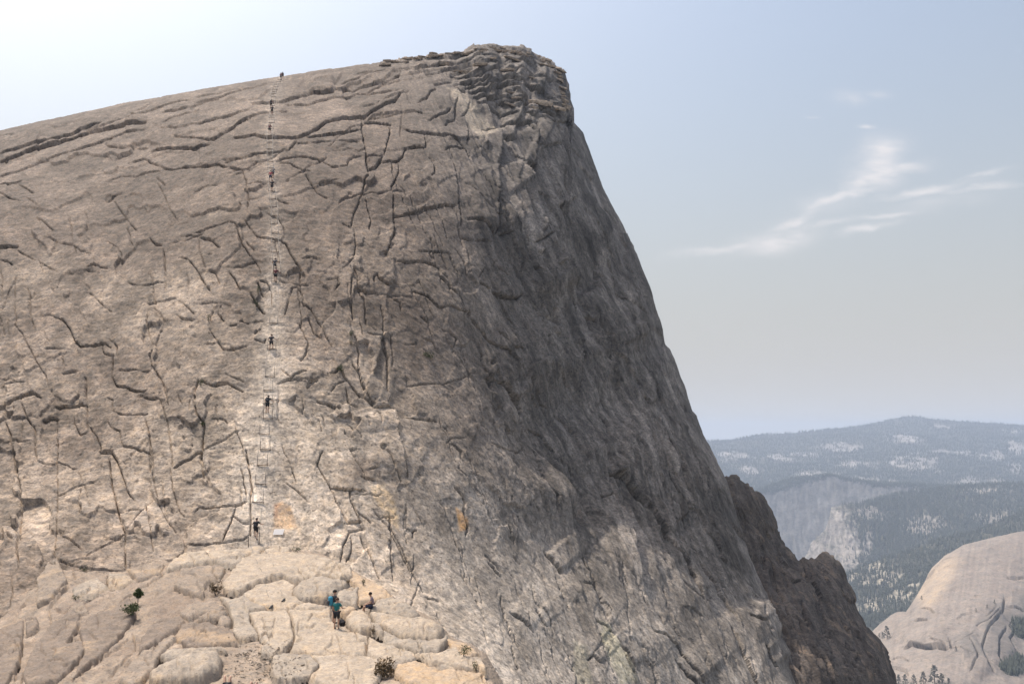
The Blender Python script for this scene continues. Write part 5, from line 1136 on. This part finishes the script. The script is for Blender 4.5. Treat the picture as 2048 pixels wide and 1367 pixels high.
def person(loc, label, pose, shirt, shorts, hair='hair', shoes='shoe', pack=None, legs='shorts', scale=1.0, rz=0.0, group=None, sleeves=.62, cap=None):
    J = dict(BASE); J.update(pose)
    t = thing('person', loc, label, 'person', group, rz)
    t.scale = (scale,) * 3
    R = dict(pelvis=.125, spine=.115, chest=.125, neck=.052, head=.085, crown=.065, s=.062, e=.042, w=.029, h=.085, k=.056, a=.040, t=.030)
    N = {k: (v, R[k] if k in R else R[k[0]]) for k, v in J.items()}
    hv = np.array(J['head']); fw = np.array([0, 1., 0])
    N['nose'] = (hv + np.array([0, .105, -.01]), .014); N['ear_l'] = (hv + np.array([-.088, 0, 0]), .018); N['ear_r'] = (hv + np.array([.088, 0, 0]), .018)
    E = [('pelvis', 'spine'), ('spine', 'chest'), ('chest', 'neck'), ('neck', 'head'), ('head', 'crown'), ('head', 'nose'), ('head', 'ear_l'), ('head', 'ear_r')]
    for s, sg in (('l', -1), ('r', 1)):
        E += [('chest', 's' + s), ('s' + s, 'e' + s), ('e' + s, 'w' + s), ('pelvis', 'h' + s), ('h' + s, 'k' + s), ('k' + s, 'a' + s), ('a' + s, 't' + s)]
        w, e = np.array(J['w' + s]), np.array(J['e' + s])
        dr = (w - e) / (np.linalg.norm(w - e) + 1e-9); sd_ = np.cross(dr, (0, 0, 1) if abs(dr[2]) < .9 else (1, 0, 0)); sd_ /= np.linalg.norm(sd_)
        cu = np.cross(sd_, dr)
        N['palm' + s] = (w + dr * .07, (.036, .02)); E.append(('w' + s, 'palm' + s))
        for f_, (off, ln) in enumerate([(-.032, .060), (-.011, .074), (.011, .078), (.032, .068)]):
            k1 = w + dr * (.10 + ln * .4) + sd_ * off; k2 = k1 + dr * ln * .45 - cu * ln * .45
            N['f%d%s' % (f_, s)] = (k1, .0095); N['g%d%s' % (f_, s)] = (k2, .008)
            E += [('palm' + s, 'f%d%s' % (f_, s)), ('f%d%s' % (f_, s), 'g%d%s' % (f_, s))]
        th = w + dr * .05 + sd_ * .055 * -sg
        N['thumb' + s] = (th, .011); N['thumbtip' + s] = (th + dr * .035 - cu * .015, .009)
        E += [('w' + s, 'thumb' + s), ('thumb' + s, 'thumbtip' + s)]
    skin_obj('body', N, E, SKIN, t, 'pelvis')
    C_ = {k: (J[k], R[k] + .022) for k in ('pelvis', 'spine', 'chest')}
    C_['collar'] = (mixp(J['chest'], J['neck'], .55), .07)
    Ec = [('pelvis', 'spine'), ('spine', 'chest'), ('chest', 'collar')]
    for s in 'lr':
        C_['s' + s] = (J['s' + s], .082); C_['c' + s] = (mixp(J['s' + s], J['e' + s], sleeves), .066)
        Ec += [('chest', 's' + s), ('s' + s, 'c' + s)]
    skin_obj('shirt', C_, Ec, CL[shirt], t, 'pelvis')
    T_ = {'pelvis': (J['pelvis'], .152)}; Et = []
    for s in 'lr':
        T_['h' + s] = (J['h' + s], .112); Et.append(('pelvis', 'h' + s))
        if legs == 'long':
            T_['k' + s] = (J['k' + s], .076); T_['a' + s] = (J['a' + s], .062); Et += [('h' + s, 'k' + s), ('k' + s, 'a' + s)]
        else:
            T_['m' + s] = (mixp(J['h' + s], J['k' + s], .4 if legs == 'brief' else .82), .090); Et.append(('h' + s, 'm' + s))
    skin_obj('trousers' if legs == 'long' else 'shorts', T_, Et, CL[shorts], t, 'pelvis')
    for s in 'lr':
        a, b = np.array(J['a' + s]), np.array(J['t' + s])
        skin_obj('shoe', {'a': (a + (0, 0, -.02), .052), 'm': ((a + b) / 2 + (0, 0, -.012), .05), 't': (b, .042)}, [('a', 'm'), ('m', 't')], CL[shoes], t, 'a')
    hc = hv + np.array([0, -.015, .03])
    part('hair', *ball(hc, (.108, .118, .115), 10, 6, -.25), CL[hair], t, smooth_=True)
    if cap:
        part('cap', *ball(hc + np.array([0, 0, .02]), (.12, .13, .12), 10, 4, .1), CL[cap], t, smooth_=True)
    if pack:
        ch, pe = np.array(J['chest']), np.array(J['pelvis'])
        up = ch - pe; up /= np.linalg.norm(up); bk_ = np.array([0, -up[2], up[1]])
        bv, bf = box(.30, .20, .46, (0, 0, 0), .3)
        c_ = (ch * .62 + pe * .38) + bk_ * .22
        M_ = np.stack([np.array([1, 0, 0]), -bk_, up], 1)
        pk = part('backpack', [M_ @ np.array(v) + c_ for v in bv], bf, CL[pack], t)
        bv, bf = box(.20, .08, .20, (0, -.13, -.08), .3)
        part('pocket', [M_ @ np.array(v) + c_ for v in bv], bf, CL['char' if pack != 'char' else 'black'], pk)
        for s in (-1, 1): part('strap', *tube([M_ @ np.array((s * .09, .08, .2)) + c_, M_ @ np.array((s * .10, .26, .24)) + c_, M_ @ np.array((s * .11, .36, .05)) + c_], .022, 5), CL['black'], pk)
    return t
def feet(p): return p - np.array([0, 0, .03])
G1 = 'climbers on the cables'
person(feet(on_wall(513.5, 1076)), 'lowest climber in black with a dark backpack, gripping the left cable', climb(.2, .3, 1.2, 0), 'black', 'black', pack='black', group=G1)
person(feet(on_wall(535.5, 822)), 'climber with a black pack, both arms spread to the cables, second from the bottom', climb(.45, .2, 1.12, 2), 'black', 'black', pack='black', group=G1)
person(feet(on_wall(544, 698)), 'third climber from the bottom, slim dark figure standing on a foot board', climb(.15, .3, 1.2, 1), 'char', 'black', group=G1)
person(feet(on_wall(552.5, 563)), 'climber in dark maroon, lower of the close pair halfway up', climb(.25, .2, 1.15, 0), 'maroon', 'black', group=G1, scale=1.02)
person(feet(on_wall(550.5, 541)), 'climber in charcoal just above the maroon one halfway up', climb(.4, .3, 1.2, 1), 'char', 'char', group=G1)
person(feet(on_wall(546, 381)), 'black clad climber just below the one in a red shirt', climb(.15, .2, 1.2, 0), 'black', 'black', group=G1)
person(feet(on_wall(541.5, 361)), 'climber in a red shirt and dark shorts', climb(.2, .2, 1.2, 1), 'red', 'navy', group=G1)
person(feet(on_wall(545, 354)), 'climber with a pale cap right above the red shirt', climb(.3, .2, 1.2, 0), 'grey', 'char', cap='white', group=G1)
person(feet(on_wall(540.5, 266)), 'lone climber in brown and grey high on the cables', climb(.2, .2, 1.2, 1), 'maroon', 'char', group=G1)
person(feet(on_wall(544.5, 227)), 'dark climber, lower of the topmost pair on the cables', climb(.15, .2, 1.2, 0), 'black', 'black', group=G1)
person(feet(on_wall(543.5, 214)), 'dark climber with a maroon shirt, upper of the topmost pair on the cables', climb(.3, .2, 1.2, 1), 'maroon', 'black', pack='black', group=G1)
G2 = 'hikers standing on the skyline'
person(feet(on_wall(561.5, 157)), 'hiker in a maroon shirt on the skyline, left of the two', dict(el=(-.3, .1, 1.15), wl=(-.36, .3, 1.0)), 'maroon', 'char', group=G2)
person(feet(on_wall(566.5, 156)), 'hiker with a dark pack and pink shirt on the skyline, right of the two', lean(.15), 'pink', 'char', pack='black', group=G2, rz=.5)
G3 = 'people resting on the saddle'
pA = on_saddle(666.5, 1243)
person(feet(pA), 'tall person in a charcoal shirt standing behind the teal shirt, blue pack at the side', dict(er=(.26, .12, 1.16), wr=(.16, .30, 1.12)), 'char', 'grey', scale=1.09, rz=-.9, pack='blue', group=G3)
pB = on_saddle(672, 1255)
person(feet(pB), 'person in a teal shirt and black shorts standing with back turned', dict(er=(.30, .08, 1.16), wr=(.26, .32, 1.12), el=(-.24, -.02, 1.14), wl=(-.24, .12, .92), kl=(-.12, .02, .5), al=(-.13, -.02, .09)), 'teal', 'black', hair='brown', scale=1.0, rz=-.25, group=G3)
pC = on_saddle(741, 1214)
person(pC + np.array([0, 0, .02]), 'person in a lilac grey shirt sitting on the pitted boulder with blue shoes', SIT, 'lilac', 'navy', shoes='blueshoe', rz=1.75, scale=1.0, group=G3)
pD = on_saddle(452, 1366)
person(pD + np.array([.1, -.32, -.12]), 'person lying at the bottom edge by the big pale boulder, bare raised knee in view', LIE, 'black', 'black', legs='brief', rz=.25, group=G3)
pE = on_saddle(505, 1376)
person(pE + np.array([0, -.32, -.14]), 'person lying at the bottom edge right of another, two bare knee tips in view', LIE, 'char', 'black', legs='brief', rz=-.1, group=G3)
bp = on_saddle(683, 1248)
t = thing('backpack', bp, 'black backpack dropped on the rock by the teal shirted person', 'backpack', rz=.4)
bv, bf = box(.40, .34, .30, (0, 0, .15), .32)
part('bag', bv, bf, CL['black'], t); part('pocket', *box(.24, .10, .18, (0, -.18, .14), .3), CL['char'], t)
part('strap', *tube([(-.12, .1, .28), (-.14, .0, .38), (-.10, -.14, .30)], .022, 5), CL['char'], t)
bpy.context.view_layer.update()
dg = bpy.context.evaluated_depsgraph_get()
for o, mat in SKINNED:
    me = bpy.data.meshes.new_from_object(o.evaluated_get(dg))
    me.name = o.name
    me.materials.clear(); me.materials.append(mat)
    me.polygons.foreach_set('use_smooth', [True] * len(me.polygons))
    o.modifiers.clear(); o.data = me

# ------------------------------------------------------------------ plants rooted in the cracks
M_OLIVE = plain('olive_leaf', (.055, .062, .018), .8, 8, .5); M_DRY = plain('dry_brush', (.115, .075, .035), .9, 8, .45); M_PINE = plain('pine_needle', (.05, .068, .014), .8, 8, .5)
M_STEM = plain('grey_stem', (.10, .075, .055), .9, 20, .3)
def leaves(n, size, centers, r_, seed, up=.3):
    r = np.random.default_rng(seed)
    c = centers[r.integers(0, len(centers), n)]
    d = r.normal(size=(n, 3)); d /= np.linalg.norm(d, axis=1)[:, None]
    p = c[:, :3] + d * (c[:, 3:4] * r.uniform(.25, 1.0, (n, 1)) ** .6) * r_
    a = r.normal(size=(n, 3)) + np.array([0, 0, up]); a /= np.linalg.norm(a, axis=1)[:, None]
    b = np.cross(a, r.normal(size=(n, 3))); b /= np.linalg.norm(b, axis=1)[:, None] + 1e-9
    s = size * r.uniform(.6, 1.4, (n, 1))
    V = np.stack([p - b * s * .35, p + a * s, p + b * s * .35, p - a * s * .6], 1).reshape(-1, 3)
    return V, np.arange(4 * n).reshape(n, 4)
def shrub(px_, py_, w, h, mat, seed, label, n=260, wall=False, name='shrub'):
    p = on_wall(px_, py_) if wall else on_saddle(px_, py_)
    t = thing(name, p, label, 'shrub', 'shrubs rooted in the rock')
    r = np.random.default_rng(seed)
    k = 7
    cs = np.stack([r.uniform(-.38, .38, k) * w, r.uniform(-.3, .3, k) * w, r.uniform(.2, .75, k) * h, r.uniform(.22, .38, k) * max(w, h)], 1)
    V, Q = leaves(n, .10 * max(.35, min(w, h)), cs, np.array([min(1, w / h), min(1, w / h), min(1, h / w)]), seed)
    me = np_mesh('foliage', V, Q); link('foliage', me, mat, t)
    for j in range(3):
        e = cs[j, :3]
        part('stem', *tube([(0, 0, -.1), e * np.array([.4, .4, .5]), e], [.02, .014, .006], 4), M_STEM, t)
p = on_saddle(274, 1208)
t = thing('pine_sapling', p, 'little green pine sapling with a bare stem on the left slope of the saddle', 'tree')
part('trunk', *tube([(0, 0, -.1), (.01, 0, .35), (-.01, 0, .65), (0, 0, .95)], [.03, .025, .02, .008], 6), M_STEM, t)
V, Q = leaves(520, .10, np.array([(0, 0, .78, .26), (-.15, 0, .70, .18), (.16, .02, .72, .2), (0, 0, .95, .16), (.05, .0, .55, .14)]), np.array([1, 1, .8]), 3, .8)
link('crown', np_mesh('crown', V, Q), M_PINE, t)
shrub(265, 1228, 1.05, .8, M_PINE, 5, 'bushy green shrub at the foot of the pine sapling', 600)
for k, (px_, py_, w, h, m_, lb, wl_) in enumerate([
    (775, 1351, 1.2, 1.0, M_DRY, 'large dry brown bush at the bottom edge right of the middle', 0), (927, 1310, .75, .55, M_OLIVE, 'dark bush at the right hand rim of the saddle', 0),
    (430, 1189, .8, 1.0, M_DRY, 'brown brush filling the cleft left of the pale slab', 0), (595, 1102, .75, .5, M_OLIVE, 'green tuft at the foot of the wall right of the cables', 0),
    (726, 1168, .35, .6, M_OLIVE, 'olive tuft in the orange slab crack', 0), (701, 1168, .35, .3, M_DRY, 'tiny brown tuft behind the oval boulder', 0), (744, 1266, .25, .5, M_DRY, 'brown tuft between the squat boulder and its small neighbour', 0),
    (152, 1197, .55, .35, M_OLIVE, 'low green tuft on the left shelf of the saddle', 0), (168, 1141, .5, .45, M_OLIVE, 'green tuft in the corner at the left foot of the wall', 0), (955, 1340, .3, .4, M_OLIVE, 'small green tuft at the lower right rim of the saddle', 0),
    (519, 588, .4, 1.2, M_OLIVE, 'moss tuft in the upper crack left of the cables', 1), (513, 612, .4, 1.0, M_OLIVE, 'moss tuft in the lower crack left of the cables', 1), (418, 640, .45, 1.2, M_OLIVE, 'upright olive tuft on the bare wall left of the cables', 1),
    (702, 668, .7, .6, M_OLIVE, 'upper green tuft in the crack right of the cables', 1), (704, 690, .4, .9, M_OLIVE, 'lower green tuft in the crack right of the cables', 1), (856, 714, 1.0, .9, M_OLIVE, 'round green tuft on the grey shoulder', 1),
    (682, 742, .9, .9, M_OLIVE, 'olive tuft above the broken slabs right of the cables', 1), (402, 770, .5, .9, M_OLIVE, 'small tuft at the top of the long dark crack', 1), (404, 850, .6, .6, M_OLIVE, 'small tuft halfway down the long dark crack', 1)]):
    shrub(px_, py_, w, h, m_, 20 + k, lb, 420 if max(w, h) > .9 else 220, bool(wl_))

# pines on the tan dome across the valley
def pine_parts(seed):
    r = np.random.default_rng(seed)
    Vt, Ft = tube([(0, 0, -.05), (.01, 0, .5), (0, 0, .97)], [.022, .014, .004], 5)
    cs = []
    for z in np.linspace(.16, .92, 13):
        rad = .20 * (1.05 - z) ** .8 * r.uniform(.75, 1.15)
        for j in range(5):
            a = r.uniform(0, 6.28); cs.append((math.cos(a) * rad, math.sin(a) * rad, z + r.normal(0, .015), .055))
    V, Q = leaves(420, .045, np.array(cs), np.array([1, 1, .7]), seed, .0)
    tm = bpy.data.meshes.new('trunk'); tm.from_pydata([tuple(map(float, v)) for v in Vt], [], Ft); tm.materials.append(M_STEM)
    cm = np_mesh('crown', V, Q); cm.materials.append(M_FOREST)
    return tm, cm
pines = [pine_parts(s) for s in (1, 2, 3)]
def on_vd(px_, py_):
    d = np.hypot(_vx - px_, _vy - py_)
    return _vf[np.argmin(d)]
spots = [(1774, 1277, 26, 'tallest pine on the bare shoulder of the valley dome'), (1766, 1277, 14, 'small pine left of the tallest pine on the valley dome shoulder'), (1758, 1274, 9, 'tiny pine farthest left on the valley dome shoulder'), (1843, 1199, 9, 'lone pine on the left flank of the valley dome'),
         (1798, 1372, 22, 'pine at the bottom edge, first right of the dark buttress'), (1812, 1374, 26, 'pine at the bottom edge, second right of the dark buttress'), (1828, 1372, 24, 'pine at the bottom edge, third right of the dark buttress'), (1848, 1374, 30, 'pine at the bottom edge, fourth right of the dark buttress'),
         (1870, 1372, 42, 'tall pine at the bottom edge standing above its neighbours'), (1884, 1374, 28, 'pine at the bottom edge, right of the tall one'), (1898, 1376, 20, 'pine at the bottom edge, second right of the tall one'),
         (1952, 1224, 8, 'small pine on the gully rim of the valley dome, lowest left'), (1974, 1215, 8, 'small pine on the gully rim of the valley dome, middle one'), (1990, 1207, 8, 'small pine on the gully rim of the valley dome, upper right'), (1900, 1296, 9, 'small pine at the right end of the dark arch on the valley dome'),
         (1912, 1300, 10, 'pine just right of the dark arch on the valley dome'), (1932, 1310, 10, 'pine below the gully, right of the arch pines'), (2020, 1255, 12, 'pine beside the thicket at the right edge')]
for k, (px_, py_, hp, lb) in enumerate(spots):
    p = on_vd(px_, py_)
    s = hp * p[1] / F
    t = thing('pine_tree', p, lb, 'tree', 'pines on the valley dome', rz=k * 1.3)
    t.scale = (s * 1.25, s * 1.25, s)
    link('trunk', pines[k % 3][0], None, t); link('crown', pines[k % 3][1], None, t)

# grit washed into the hollow between the slabs
gr_ = np.random.default_rng(5)
n = 900
gpx, gpy = gr_.normal(520, 34, n), gr_.normal(1318, 26, n)
gp = np.stack([on_saddle(a, b) for a, b in zip(gpx[:220], gpy[:220])])
gp = gp[gr_.integers(0, len(gp), n)] + gr_.normal(0, .22, (n, 3)) * np.array([1, 1, .02])
cube = np.array([(x, y, z) for x in (-1, 1) for y in (-1, 1) for z in (-1, 1)], float) * np.array([1, .8, .6])
V = (gp[:, None] + cube[None] * gr_.uniform(.012, .045, (n, 1, 1)) * gr_.uniform(.6, 1.2, (n, 8, 1)))
Q = np.array([(0, 1, 3, 2), (4, 6, 7, 5), (0, 4, 5, 1), (2, 3, 7, 6), (0, 2, 6, 4), (1, 5, 7, 3)])
me = np_mesh('gravel', V.reshape(-1, 3), (np.arange(n)[:, None, None] * 8 + Q[None]).reshape(-1, 4), np.repeat(np.array(PALE)[None] * gr_.uniform(.7, 1.3, (n, 1)), 8, 0))
link('gravel', me, M_SADDLE, None, kind='stuff', label='loose grit between the slabs at the bottom of the saddle', category='gravel')
